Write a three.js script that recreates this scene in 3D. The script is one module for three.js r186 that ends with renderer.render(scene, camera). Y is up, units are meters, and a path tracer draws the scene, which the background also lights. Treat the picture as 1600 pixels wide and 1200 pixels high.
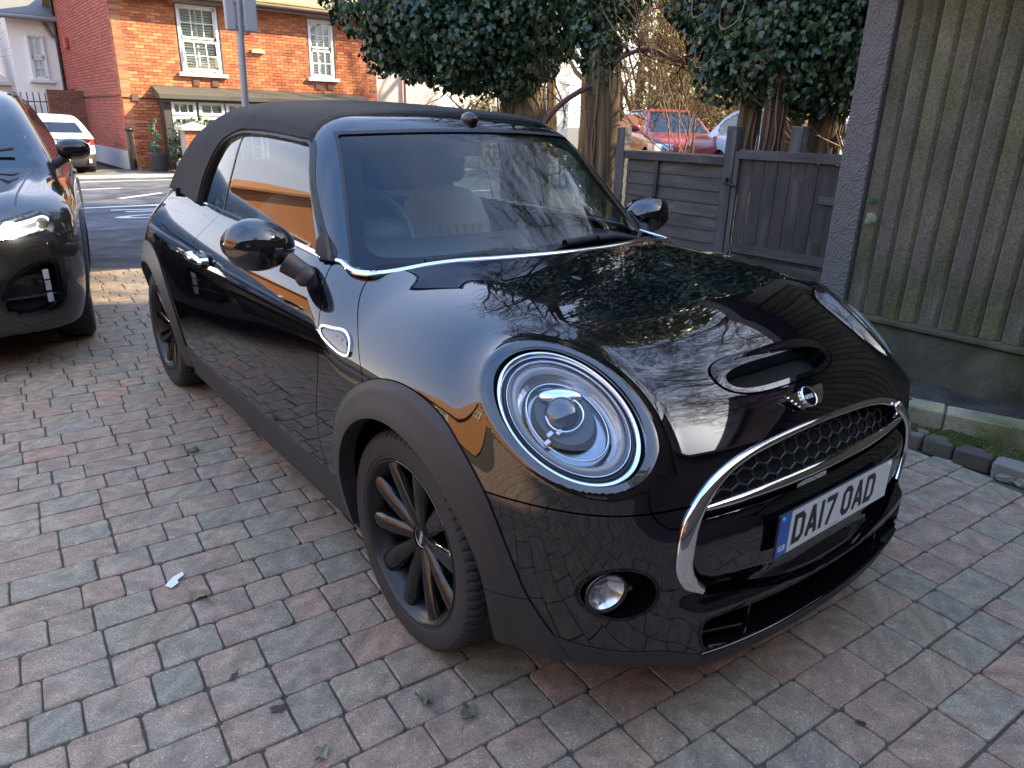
import * as THREE from 'three';
import { mergeGeometries, mergeVertices, toCreasedNormals } from 'three/addons/utils/BufferGeometryUtils.js';
import { RoundedBoxGeometry } from 'three/addons/geometries/RoundedBoxGeometry.js';
import { ImprovedNoise } from 'three/addons/math/ImprovedNoise.js';

// ---------------------------------------------------------------- camera, sky, sun, exposure
const scene = new THREE.Scene();
const camera = new THREE.PerspectiveCamera(56.34, 4 / 3, 0.05, 600);
camera.position.set(1.456, 1.3642, 1.6125);
camera.quaternion.setFromRotationMatrix(new THREE.Matrix4().makeBasis(
  new THREE.Vector3(0.61455, 0.02503, -0.78848), new THREE.Vector3(-0.28423, 0.93939, -0.19172), new THREE.Vector3(0.73589, 0.34193, 0.58442)));
camera.updateMatrixWorld(true);
const renderer = new THREE.WebGLRenderer({ antialias: true });
renderer.setSize(1024, 768);
renderer.toneMapping = THREE.LinearToneMapping;
renderer.toneMappingExposure = 4.1;
const SKY_LEVEL = 0.66;
renderer.shadowMap.enabled = true;
const SUN = new THREE.Vector3(0.43, 0.57, -0.70).normalize();
{ // clear pale sky with thin cloud, brightest round the sun; the same function all the way round
  const w = 512, h = 256, d = new Float32Array(w * h * 4), n = new ImprovedNoise(), v = new THREE.Vector3();
  for (let j = 0; j < h; j++) for (let i = 0; i < w; i++) {
    const la = ((j + 0.5) / h - 0.5) * Math.PI, lo = ((i + 0.5) / w - 0.5) * 2 * Math.PI; v.set(Math.cos(la) * Math.cos(lo), Math.sin(la), Math.cos(la) * Math.sin(lo));
    const y = Math.max(v.y, 0), k = Math.pow(y, 0.42), s = Math.max(0, v.dot(SUN)), glow = 0.5 * s ** 6 + 1.6 * s ** 40;
    let c = 0, a = 0.5, q = 1.6; for (let o = 0; o < 4; o++) { c += a * n.noise(v.x / (y + 0.25) * q, 3.3, v.z / (y + 0.25) * q); a *= 0.5; q *= 2.1; }
    const cloud = 0.22 * Math.min(1, Math.max(0, (c - 0.02) * 3)) * Math.min(1, y * 5), o = (j * w + i) * 4, S = SKY_LEVEL;
    const hz = [1.32, 1.20, 1.02], ze = [0.21, 0.42, 0.90];
    for (let m = 0; m < 3; m++) d[o + m] = S * ((hz[m] * (1 - k) + ze[m] * k) * (1 - cloud) + cloud * 1.25 + glow * [1.1, 1.0, 0.8][m]);
    d[o + 3] = 1;
  }
  const t = new THREE.DataTexture(d, w, h, THREE.RGBAFormat, THREE.FloatType); t.mapping = THREE.EquirectangularReflectionMapping; t.magFilter = THREE.LinearFilter; t.needsUpdate = true;
  scene.background = t; scene.environment = t;
}
const sun = new THREE.DirectionalLight(new THREE.Color(1, 0.83, 0.56), 5);
sun.name = 'sun';
sun.position.copy(SUN).multiplyScalar(60); sun.castShadow = true;
sun.shadow.mapSize.set(4096, 4096); sun.shadow.radius = 1.6;
Object.assign(sun.shadow.camera, { left: -35, right: 35, top: 35, bottom: -35, near: 1, far: 140 });
scene.add(sun, sun.target);

// ---------------------------------------------------------------- helpers
let seed = 7;
const rnd = () => { seed = (seed + 0x6d2b79f5) | 0; let t = Math.imul(seed ^ (seed >>> 15), 1 | seed); t = (t + Math.imul(t ^ (t >>> 7), 61 | t)) ^ t; return ((t ^ (t >>> 14)) >>> 0) / 4294967296; };
const rr = (a, b) => a + (b - a) * rnd();
const noise3 = new ImprovedNoise();
const fbm = (x, y, z, o = 4) => { let s = 0, a = 0.5; for (let i = 0; i < o; i++) { s += a * noise3.noise(x, y, z); x *= 2.03; y *= 2.03; z *= 2.03; a *= 0.5; } return s; };
const clamp = (x, a = 0, b = 1) => Math.min(b, Math.max(a, x));
const ss = (a, b, x) => { const t = clamp((x - a) / (b - a)); return t * t * (3 - 2 * t); };
const lerp = (a, b, t) => a + (b - a) * t;
const smax = (a, b, k) => { const h = Math.max(k - Math.abs(a - b), 0) / k; return Math.max(a, b) + h * h * k * 0.25; };
const smin = (a, b, k) => -smax(-a, -b, k);
const used = new Map();
function numbered(name) { const n = used.get(name) ?? 0; used.set(name, n + 1); return n ? `${name}_${String(n).padStart(3, '0')}` : name; }
function shade(o) { o.castShadow = o.receiveShadow = true; return o; }
function thing(name, label, category, pos = [0, 0, 0], turn = 0, group) {
  const o = new THREE.Group(); o.name = numbered(name); o.position.set(...pos); o.rotation.y = turn; o.userData = { label, category };
  if (group) o.userData.group = group;
  scene.add(o); return o;
}
function mesh(name, g, m, parent) {
  const o = shade(new THREE.Mesh(Array.isArray(g) ? merged(g) : g, m)); o.name = parent ? name : numbered(name); if (parent) parent.add(o); return o;
}
function tag(o, label, category, group) { o.userData.label = label; o.userData.category = category; if (group) o.userData.group = group; if (!o.parent) scene.add(o); return o; }
function struct(name, g, m) { const o = mesh(name, g, m); o.userData.kind = 'structure'; scene.add(o); return o; }
function clean(g) { const r = g.index ? g.toNonIndexed() : g; for (const k of Object.keys(r.attributes)) if (!['position', 'normal', 'uv'].includes(k)) r.deleteAttribute(k); if (!r.attributes.uv) r.setAttribute('uv', new THREE.BufferAttribute(new Float32Array(r.attributes.position.count * 2), 2)); return r; }
function merged(list) { return list.length === 1 ? list[0] : mergeGeometries(list.map(clean)); }
function put(g, x = 0, y = 0, z = 0, rx = 0, ry = 0, rz = 0) { if (rx || ry || rz) g.applyMatrix4(new THREE.Matrix4().makeRotationFromEuler(new THREE.Euler(rx, ry, rz))); return g.translate(x, y, z); }
function box(w, h, d, x = 0, y = 0, z = 0, r = 0) { return put(r ? new RoundedBoxGeometry(w, h, d, 2, r) : new THREE.BoxGeometry(w, h, d), x, y, z); }
function boxUV(g, s = 1) { // uv in metres by the dominant axis of the normal
  const p = g.attributes.position, n = g.attributes.normal, uv = new Float32Array(p.count * 2);
  for (let i = 0; i < p.count; i++) {
    const ax = Math.abs(n.getX(i)), ay = Math.abs(n.getY(i)), az = Math.abs(n.getZ(i));
    const [u, v] = ay > ax && ay > az ? [p.getX(i), p.getZ(i)] : ax > az ? [p.getZ(i), p.getY(i)] : [p.getX(i), p.getY(i)];
    uv[2 * i] = u * s; uv[2 * i + 1] = v * s;
  }
  g.setAttribute('uv', new THREE.BufferAttribute(uv, 2)); return g;
}
function tube(pts, r, seg = 24, rad = 8, closed = false) { return new THREE.TubeGeometry(new THREE.CatmullRomCurve3(pts.map((p) => p.isVector3 ? p : new THREE.Vector3(...p)), closed), seg, r, rad, closed); }
function bar(a, b, r0, r1 = r0, n = 7) { // tapered rod between two points
  const A = new THREE.Vector3(...a), B = new THREE.Vector3(...b), d = B.clone().sub(A), L = d.length();
  const g = new THREE.CylinderGeometry(r1, r0, L, n, 1);
  g.applyQuaternion(new THREE.Quaternion().setFromUnitVectors(new THREE.Vector3(0, 1, 0), d.normalize()));
  return g.translate((A.x + B.x) / 2, (A.y + B.y) / 2, (A.z + B.z) / 2);
}
function spl(xs, ys) { // natural cubic spline through points, straight beyond its ends
  const n = xs.length, M = new Array(n).fill(0), c = new Array(n).fill(0), d = new Array(n).fill(0);
  for (let i = 1; i < n - 1; i++) { const h0 = xs[i] - xs[i - 1], h1 = xs[i + 1] - xs[i], r = 6 * ((ys[i + 1] - ys[i]) / h1 - (ys[i] - ys[i - 1]) / h0), w = 2 * (h0 + h1) - h0 * c[i - 1]; c[i] = h1 / w; d[i] = (r - h0 * d[i - 1]) / w; }
  for (let i = n - 2; i > 0; i--) M[i] = d[i] - c[i] * M[i + 1];
  const end = (i, j) => (ys[j] - ys[i]) / (xs[j] - xs[i]) - (xs[j] - xs[i]) * (2 * M[i] + M[j]) / 6;
  return (x) => {
    if (x <= xs[0]) return ys[0] + end(0, 1) * (x - xs[0]); if (x >= xs[n - 1]) return ys[n - 1] + ((ys[n - 1] - ys[n - 2]) / (xs[n - 1] - xs[n - 2]) + (xs[n - 1] - xs[n - 2]) * (2 * M[n - 1] + M[n - 2]) / 6) * (x - xs[n - 1]);
    let i = 0; while (x > xs[i + 1]) i++;
    const h = xs[i + 1] - xs[i], a = (xs[i + 1] - x) / h, b = (x - xs[i]) / h; return a * ys[i] + b * ys[i + 1] + ((a * a * a - a) * M[i] + (b * b * b - b) * M[i + 1]) * h * h / 6;
  };
}
function smoothLine(pts, closed = true, per = 8) { // dense 2D polyline through points
  const c = new THREE.CatmullRomCurve3(pts.map(([a, b]) => new THREE.Vector3(a, b, 0)), closed, 'centripetal');
  return c.getPoints(pts.length * per).map((p) => [p.x, p.y]).slice(0, closed ? -1 : undefined);
}
function polySD(P) { // signed distance to a closed polygon, negative inside
  const n = P.length;
  return (x, y) => {
    let d = 1e9, s = 1;
    for (let i = 0, j = n - 1; i < n; j = i++) {
      const ex = P[j][0] - P[i][0], ey = P[j][1] - P[i][1], wx = x - P[i][0], wy = y - P[i][1], t = clamp((wx * ex + wy * ey) / (ex * ex + ey * ey || 1e-12));
      const bx = wx - ex * t, by = wy - ey * t; d = Math.min(d, bx * bx + by * by);
      const c1 = y >= P[i][1], c2 = y < P[j][1], c3 = ex * wy > ey * wx;
      if ((c1 && c2 && c3) || (!c1 && !c2 && !c3)) s = -s;
    }
    return s * Math.sqrt(d);
  };
}
// implicit surfaces: a smooth function, meshed on a grid and drawn onto its zero with exact normals
function isoMesh(f, lo, hi, h) {
  const n = [0, 1, 2].map((k) => Math.ceil((hi[k] - lo[k]) / h) + 1), [nx, ny, nz] = n, v = new Float32Array(nx * ny * nz);
  const at = (i, j, k) => (i * ny + j) * nz + k;
  for (let i = 0; i < nx; i++) for (let j = 0; j < ny; j++) for (let k = 0; k < nz; k++) v[at(i, j, k)] = f(lo[0] + i * h, lo[1] + j * h, lo[2] + k * h) || 1e-7;
  const id = new Int32Array(nx * ny * nz).fill(-1), p = [];
  const E = [[0, 1], [2, 3], [4, 5], [6, 7], [0, 2], [1, 3], [4, 6], [5, 7], [0, 4], [1, 5], [2, 6], [3, 7]];
  for (let i = 0; i < nx - 1; i++) for (let j = 0; j < ny - 1; j++) for (let k = 0; k < nz - 1; k++) {
    const c = []; let neg = 0;
    for (let q = 0; q < 8; q++) { const w = v[at(i + (q >> 2), j + ((q >> 1) & 1), k + (q & 1))]; c.push(w); if (w < 0) neg++; }
    if (neg === 0 || neg === 8) continue;
    let sx = 0, sy = 0, sz = 0, m = 0;
    for (const [a, b] of E) if ((c[a] < 0) !== (c[b] < 0)) { const t = c[a] / (c[a] - c[b]); sx += lerp(a >> 2, b >> 2, t); sy += lerp((a >> 1) & 1, (b >> 1) & 1, t); sz += lerp(a & 1, b & 1, t); m++; }
    id[at(i, j, k)] = p.length / 3; p.push(lo[0] + (i + sx / m) * h, lo[1] + (j + sy / m) * h, lo[2] + (k + sz / m) * h);
  }
  const idx = [], quad = (a, b, c, d, flip) => { if (a < 0 || b < 0 || c < 0 || d < 0) return; flip ? idx.push(a, c, b, a, d, c) : idx.push(a, b, c, a, c, d); };
  for (let i = 1; i < nx - 1; i++) for (let j = 1; j < ny - 1; j++) for (let k = 1; k < nz - 1; k++) {
    const a = v[at(i, j, k)] < 0;
    if (a !== v[at(i + 1, j, k)] < 0) quad(id[at(i, j - 1, k - 1)], id[at(i, j, k - 1)], id[at(i, j, k)], id[at(i, j - 1, k)], !a);
    if (a !== v[at(i, j + 1, k)] < 0) quad(id[at(i - 1, j, k - 1)], id[at(i, j, k - 1)], id[at(i, j, k)], id[at(i - 1, j, k)], a);
    if (a !== v[at(i, j, k + 1)] < 0) quad(id[at(i - 1, j - 1, k)], id[at(i, j - 1, k)], id[at(i, j, k)], id[at(i - 1, j, k)], !a);
  }
  const nrm = new Array(p.length), e = 1e-3;
  const grad = (x, y, z) => [(f(x + e, y, z) - f(x - e, y, z)) / (2 * e), (f(x, y + e, z) - f(x, y - e, z)) / (2 * e), (f(x, y, z + e) - f(x, y, z - e)) / (2 * e)];
  for (let q = 0; q < p.length; q += 3) {
    let g;
    for (let s = 0; s < 4; s++) {
      g = grad(p[q], p[q + 1], p[q + 2]); const l2 = g[0] ** 2 + g[1] ** 2 + g[2] ** 2 || 1, t = clamp(f(p[q], p[q + 1], p[q + 2]) / l2, -h, h);
      if (s < 3) for (let c = 0; c < 3; c++) p[q + c] -= t * g[c];
    }
    const l = Math.hypot(...g) || 1; for (let c = 0; c < 3; c++) nrm[q + c] = g[c] / l;
  }
  return { p, n: nrm, i: idx };
}
function cut(m, g) { // keep the part where g(x, y, z) > 0
  const { p, n } = m, out = { p: [], n: [], i: [] }, map = new Map(), val = new Float32Array(p.length / 3);
  for (let q = 0; q < val.length; q++) val[q] = g(p[3 * q], p[3 * q + 1], p[3 * q + 2], n[3 * q], n[3 * q + 1], n[3 * q + 2]) || 1e-9;
  const old = (a) => { let r = map.get(a); if (r === undefined) { r = out.p.length / 3; map.set(a, r); for (let c = 0; c < 3; c++) { out.p.push(p[3 * a + c]); out.n.push(n[3 * a + c]); } } return r; };
  const mid = (a, b) => {
    if (a > b) [a, b] = [b, a];
    const key = a * 4194304 + b + 0.5; let r = map.get(key);
    if (r === undefined) { r = out.p.length / 3; map.set(key, r); const t = val[a] / (val[a] - val[b]); const k = [0, 1, 2].map((c) => lerp(n[3 * a + c], n[3 * b + c], t)), l = Math.hypot(...k) || 1; for (let c = 0; c < 3; c++) { out.p.push(lerp(p[3 * a + c], p[3 * b + c], t)); out.n.push(k[c] / l); } }
    return r;
  };
  for (let q = 0; q < m.i.length; q += 3) {
    const t = [m.i[q], m.i[q + 1], m.i[q + 2]], r = [];
    for (let k = 0; k < 3; k++) { const a = t[k], b = t[(k + 1) % 3]; if (val[a] > 0) r.push(old(a)); if ((val[a] > 0) !== (val[b] > 0)) r.push(mid(a, b)); }
    for (let k = 2; k < r.length; k++) out.i.push(r[0], r[k - 1], r[k]);
  }
  return out;
}
const band = (m, g, w) => cuts(m, (...a) => g(...a) + w, (...a) => w - g(...a));
function renorm(m) { const n = new Array(m.p.length).fill(0), p = m.p; for (let q = 0; q < m.i.length; q += 3) { const [a, b, c] = [m.i[q] * 3, m.i[q + 1] * 3, m.i[q + 2] * 3], u = [0, 1, 2].map((k) => p[b + k] - p[a + k]), v = [0, 1, 2].map((k) => p[c + k] - p[a + k]), N = [u[1] * v[2] - u[2] * v[1], u[2] * v[0] - u[0] * v[2], u[0] * v[1] - u[1] * v[0]]; for (const t of [a, b, c]) for (let k = 0; k < 3; k++) n[t + k] += N[k]; } for (let q = 0; q < n.length; q += 3) { const l = Math.hypot(n[q], n[q + 1], n[q + 2]); if (l > 1e-14) for (let k = 0; k < 3; k++) n[q + k] /= l; else for (let k = 0; k < 3; k++) n[q + k] = m.n[q + k]; } return { p, n, i: m.i }; }
const cuts = (m, ...gs) => gs.reduce(cut, m);
function mirror(m) { const r = { p: m.p.slice(), n: m.n.slice(), i: [] }; for (let q = 2; q < r.p.length; q += 3) { r.p[q] *= -1; r.n[q] *= -1; } for (let q = 0; q < m.i.length; q += 3) r.i.push(m.i[q], m.i[q + 2], m.i[q + 1]); return r; }
function join(...ms) { const r = { p: [], n: [], i: [] }; for (const m of ms) { const o = r.p.length / 3; for (const x of m.p) r.p.push(x); for (const x of m.n) r.n.push(x); for (const x of m.i) r.i.push(x + o); } return r; }
function lift(m, d) { const r = { p: m.p.map((x, q) => x + (typeof d === 'function' ? d(m.p[q - q % 3], m.p[q - q % 3 + 1], m.p[q - q % 3 + 2]) : d) * m.n[q]), n: m.n, i: m.i }; return r; }
function skirt(m, depth) { // walls from the open edges inwards
  const edge = new Map(), r = { p: m.p.slice(), n: m.n.slice(), i: m.i.slice() };
  for (let q = 0; q < m.i.length; q += 3) for (let k = 0; k < 3; k++) { const a = m.i[q + k], b = m.i[q + (k + 1) % 3], key = Math.min(a, b) * 4194304 + Math.max(a, b); edge.has(key) ? edge.set(key, null) : edge.set(key, [a, b]); }
  for (const e of edge.values()) if (e) {
    const [a, b] = e, P = (v, d) => [0, 1, 2].map((c) => m.p[3 * v + c] - d * m.n[3 * v + c]), A = P(a, 0), B = P(b, 0), C = P(b, depth), D = P(a, depth);
    const u = [0, 1, 2].map((c) => B[c] - A[c]), w = [0, 1, 2].map((c) => D[c] - A[c]), N = [w[1] * u[2] - w[2] * u[1], w[2] * u[0] - w[0] * u[2], w[0] * u[1] - w[1] * u[0]], l = Math.hypot(...N);
    if (l < 1e-10) continue;
    const o = r.p.length / 3; for (const X of [A, B, C, D]) { r.p.push(...X); r.n.push(N[0] / l, N[1] / l, N[2] / l); }
    r.i.push(o, o + 2, o + 1, o, o + 3, o + 2);
  }
  return r;
}
function geo(m, s = 1) {
  const g = new THREE.BufferGeometry();
  g.setAttribute('position', new THREE.BufferAttribute(new Float32Array(m.p), 3)); g.setAttribute('normal', new THREE.BufferAttribute(new Float32Array(m.n), 3)); g.setIndex(m.i);
  return boxUV(g, s);
}
// ---------------------------------------------------------------- materials
const std = (c, r = 0.6, o = {}) => new THREE.MeshStandardMaterial({ color: new THREE.Color().setRGB(...(Array.isArray(c) ? c : [c, c, c])), roughness: r, ...o });
const phys = (c, r = 0.6, o = {}) => new THREE.MeshPhysicalMaterial({ color: new THREE.Color().setRGB(...(Array.isArray(c) ? c : [c, c, c])), roughness: r, ...o });
function tex(w, h, fill, { srgb = false, repeat = [1, 1] } = {}) { // computed texture; fill(u, v, x, y) -> [r, g, b] or a number, 0..1
  const d = new Uint8Array(w * h * 4);
  for (let y = 0; y < h; y++) for (let x = 0; x < w; x++) { const c = fill(x / w, y / h, x, y), q = (y * w + x) * 4; for (let k = 0; k < 3; k++) d[q + k] = 255 * clamp(Array.isArray(c) ? c[k] : c); d[q + 3] = 255; }
  const t = new THREE.DataTexture(d, w, h); t.wrapS = t.wrapT = THREE.RepeatWrapping; t.magFilter = THREE.LinearFilter; t.minFilter = THREE.LinearMipmapLinearFilter; t.repeat.set(...repeat);
  if (srgb) t.colorSpace = THREE.SRGBColorSpace; t.needsUpdate = true; return t;
}
const tn = (u, v, f, s = 0, o = 4) => { // tiling noise, about -0.5..0.5
  const a = u * Math.PI * 2, b = v * Math.PI * 2, R = f / 6.283; let r = 0, amp = 0.5, k = 1;
  for (let i = 0; i < o; i++) { r += amp * noise3.noise(Math.cos(a) * R * k + s + 3.1 * i, Math.sin(a) * R * k + Math.cos(b) * R * k * 0.83, Math.sin(b) * R * k + s * 0.7); amp *= 0.5; k *= 2; } return r;
};
const grainTex = tex(256, 256, () => rnd());
const grit = (rep) => { const t = grainTex.clone(); t.repeat.set(rep, rep); t.needsUpdate = true; return t; };
const canvasTex = (w, h, draw) => { const c = document.createElement('canvas'); c.width = w; c.height = h; const x = c.getContext('2d'); draw(x, w, h); const t = new THREE.CanvasTexture(c); t.colorSpace = THREE.SRGBColorSpace; return t; };
const dustT = tex(512, 512, (u, v) => 0.014 + 0.10 * Math.max(0, tn(u, v, 9, 6) - 0.05) + (rnd() > 0.9975 ? 0.3 * rnd() : 0) + 0.012 * rnd());
const M = {
  paint: phys([0.0025, 0.0026, 0.004], 1, { ior: 1.85, roughnessMap: dustT }),
  gloss: phys(0.004, 0.03, { ior: 1.6 }),
  rimPaint: phys(0.004, 0.10, { ior: 1.6 }),
  plastic: std([0.022, 0.022, 0.024], 0.6, { bumpMap: grit(14), bumpScale: 0.0002 }),
  softPlastic: std(0.012, 0.7),
  lining: std(0.004, 0.95),
  chrome: std([0.82, 0.82, 0.84], 0.06, { metalness: 1 }),
  satin: std([0.5, 0.5, 0.52], 0.3, { metalness: 1 }),
  silver: std([0.78, 0.79, 0.8], 0.22, { metalness: 1 }),
  rubber: std([0.018, 0.018, 0.019], 0.75, { bumpMap: grit(20), bumpScale: 0.0002 }),
  seal: std(0.008, 0.5),
  fabric: std([0.019, 0.0175, 0.016], 0.9, { bumpMap: grit(9), bumpScale: 0.0015 }),
  glass: phys([0.80, 0.86, 0.84], 0, { transmission: 1, ior: 1.5, thickness: 0 }),
  tinted: phys([0.24, 0.30, 0.30], 0, { transmission: 1, ior: 1.75, thickness: 0 }),
  clear: phys([0.97, 0.98, 0.98], 0, { transmission: 1, ior: 1.45, thickness: 0 }),
  leather: std([0.84, 0.79, 0.66], 0.55, { bumpMap: grit(10), bumpScale: 0.0004 }),
  frost: phys([0.8, 0.82, 0.84], 0.35, { transmission: 0.25 }),
  white: std(0.75, 0.5),
  lampGlow: std([0.9, 0.9, 0.85], 0.3),
};
// ---------------------------------------------------------------- the black convertible: its shape as functions (x forward from the front axle, y up, z to its right)
//SHAPE-BEGIN
const LAMP = { c: [0.404, 0.765, 0.621], n: [0.5262, 0.726, 0.4428], L: [0.848, -0.488, -0.207], a: 0.196, b: 0.130 };
LAMP.n = (() => { const { n } = LAMP, l = Math.hypot(...n); return n.map((x) => x / l); })();
LAMP.L = (() => { const { n, L } = LAMP, d = n[0] * L[0] + n[1] * L[1] + n[2] * L[2], r = L.map((x, i) => x - d * n[i]), l = Math.hypot(...r); return r.map((x) => x / l); })();
LAMP.B = (() => { const { n, L } = LAMP; return [n[1] * L[2] - n[2] * L[1], n[2] * L[0] - n[0] * L[2], n[0] * L[1] - n[1] * L[0]]; })();
const lampUV = (x, y, z) => { const { c, n, L, B } = LAMP, X = x - c[0], Y = y - c[1], Z = z - c[2]; return [X * L[0] + Y * L[1] + Z * L[2], X * B[0] + Y * B[1] + Z * B[2], X * n[0] + Y * n[1] + Z * n[2]]; };
const lampR = (x, y, z) => { const [a, b] = lampUV(x, y, z); return Math.hypot(a / LAMP.a, b / LAMP.b); };
const halfWidth = spl([-3.1, -2.8, -2.495, -2.1, -1.4, -0.7, -0.3, 0, 0.2, 0.4, 0.6, 0.8], [0.78, 0.81, 0.826, 0.832, 0.836, 0.836, 0.835, 0.832, 0.822, 0.79, 0.74, 0.67]);
const sideIn = spl([0.10, 0.15, 0.25, 0.38, 0.5, 0.6, 0.7, 0.78, 0.84, 0.9, 0.96, 1.02, 1.1], [-0.1, -0.075, -0.045, -0.018, -0.006, 0, -0.004, -0.014, -0.034, -0.072, -0.125, -0.18, -0.26]);
const bonnetY = spl([-0.6, -0.45, -0.27, -0.1, 0.1, 0.3, 0.4, 0.5, 0.6, 0.7, 0.8], [0.99, 0.98, 0.966, 0.951, 0.923, 0.88, 0.855, 0.825, 0.785, 0.735, 0.67]);
const noseBase = spl([0.1, 0.2, 0.3, 0.45, 0.58, 0.7, 0.8, 0.9], [0.63, 0.708, 0.724, 0.724, 0.722, 0.70, 0.66, 0.60]), noseX = (y, az = 0) => noseBase(y) + 0.030 * ss(0.408, 0.366, y) * ss(0.53, 0.45, az);
const beltY = spl([-3, -2.6, -1.85, -1.2, -0.5, -0.41], [1.03, 1.02, 1.0, 0.985, 0.955, 0.948]);
const tailX = spl([0.1, 0.3, 0.5, 0.7, 0.85, 1.0], [2.98, 3.06, 3.07, 3.05, 3.0, 2.9]);
function bodyF(x, y, z) {
  const az = Math.abs(z), z2 = z * z;
  const front = ss(-0.75, -0.25, x);
  const side = az - (halfWidth(x) + sideIn(y) * (1 - 0.35 * ss(-0.4, 0.1, x) * ss(0.8, 0.95, y)));
  const top = y - lerp(beltY(x) + 0.012, bonnetY(x) - 0.03 * z2 * ss(0.1, -0.3, x) + 0.008 * ss(0.52, 0.40, az - 0.10 * (x + 0.4)) * ss(0.45, 0.2, x), front);
  let d = side;
  if (x > -0.4) d = smax(d, (x - (noseX(y, az) - 0.18 * z2 - 0.25 * z2 * z2)) * 0.95, 0.22);
  if (x < -2) d = smax(d, -x - (tailX(y) - 0.16 * z2 - 0.2 * z2 * z2), 0.3);
  d = smax(d, top, lerp(0.05, 0.26, front));
  // lamp barrel, joined with a hollow fillet
  if (x > 0) {
    const [a, b, t] = lampUV(x, y, az), r = Math.hypot(a / LAMP.a, b / LAMP.b), rim = (r - 1) * 0.15 + t * 0.12;
    const barrel = smax(rim, t, 0.012);
    if (t > -0.2) d = smin(d, barrel, 0.085);
  }
  return smax(d, 0.15 - y, 0.03);
}
// cabin: windscreen, header, soft top
const screenX = (y, z) => -0.33 - (y - 0.93) * 1.135 - 0.5 * z * z;
const roofY = spl([-0.7, -0.8, -0.95, -1.2, -1.5, -1.8, -2.1, -2.35, -2.55, -2.7].reverse(), [1.342, 1.362, 1.385, 1.41, 1.424, 1.426, 1.41, 1.37, 1.25, 1.0].reverse());
function cabinF(x, y, z) {
  const az = Math.abs(z);
  const side = (az - (lerp(0.70, 0.655, ss(-1.6, -2.5, x)) + 0.015 - 0.30 * (y - 0.95) - 0.16 * Math.max(0, y - 0.95) ** 2)) * 0.95;
  let d = smax(side, (y - (roofY(x) - 0.10 * z * z)) * 0.9, 0.14);
  d = smax(d, (x - screenX(y, az)) * 0.66, 0.05);
  return smax(d, 0.85 - y, 0.02);
}
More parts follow.
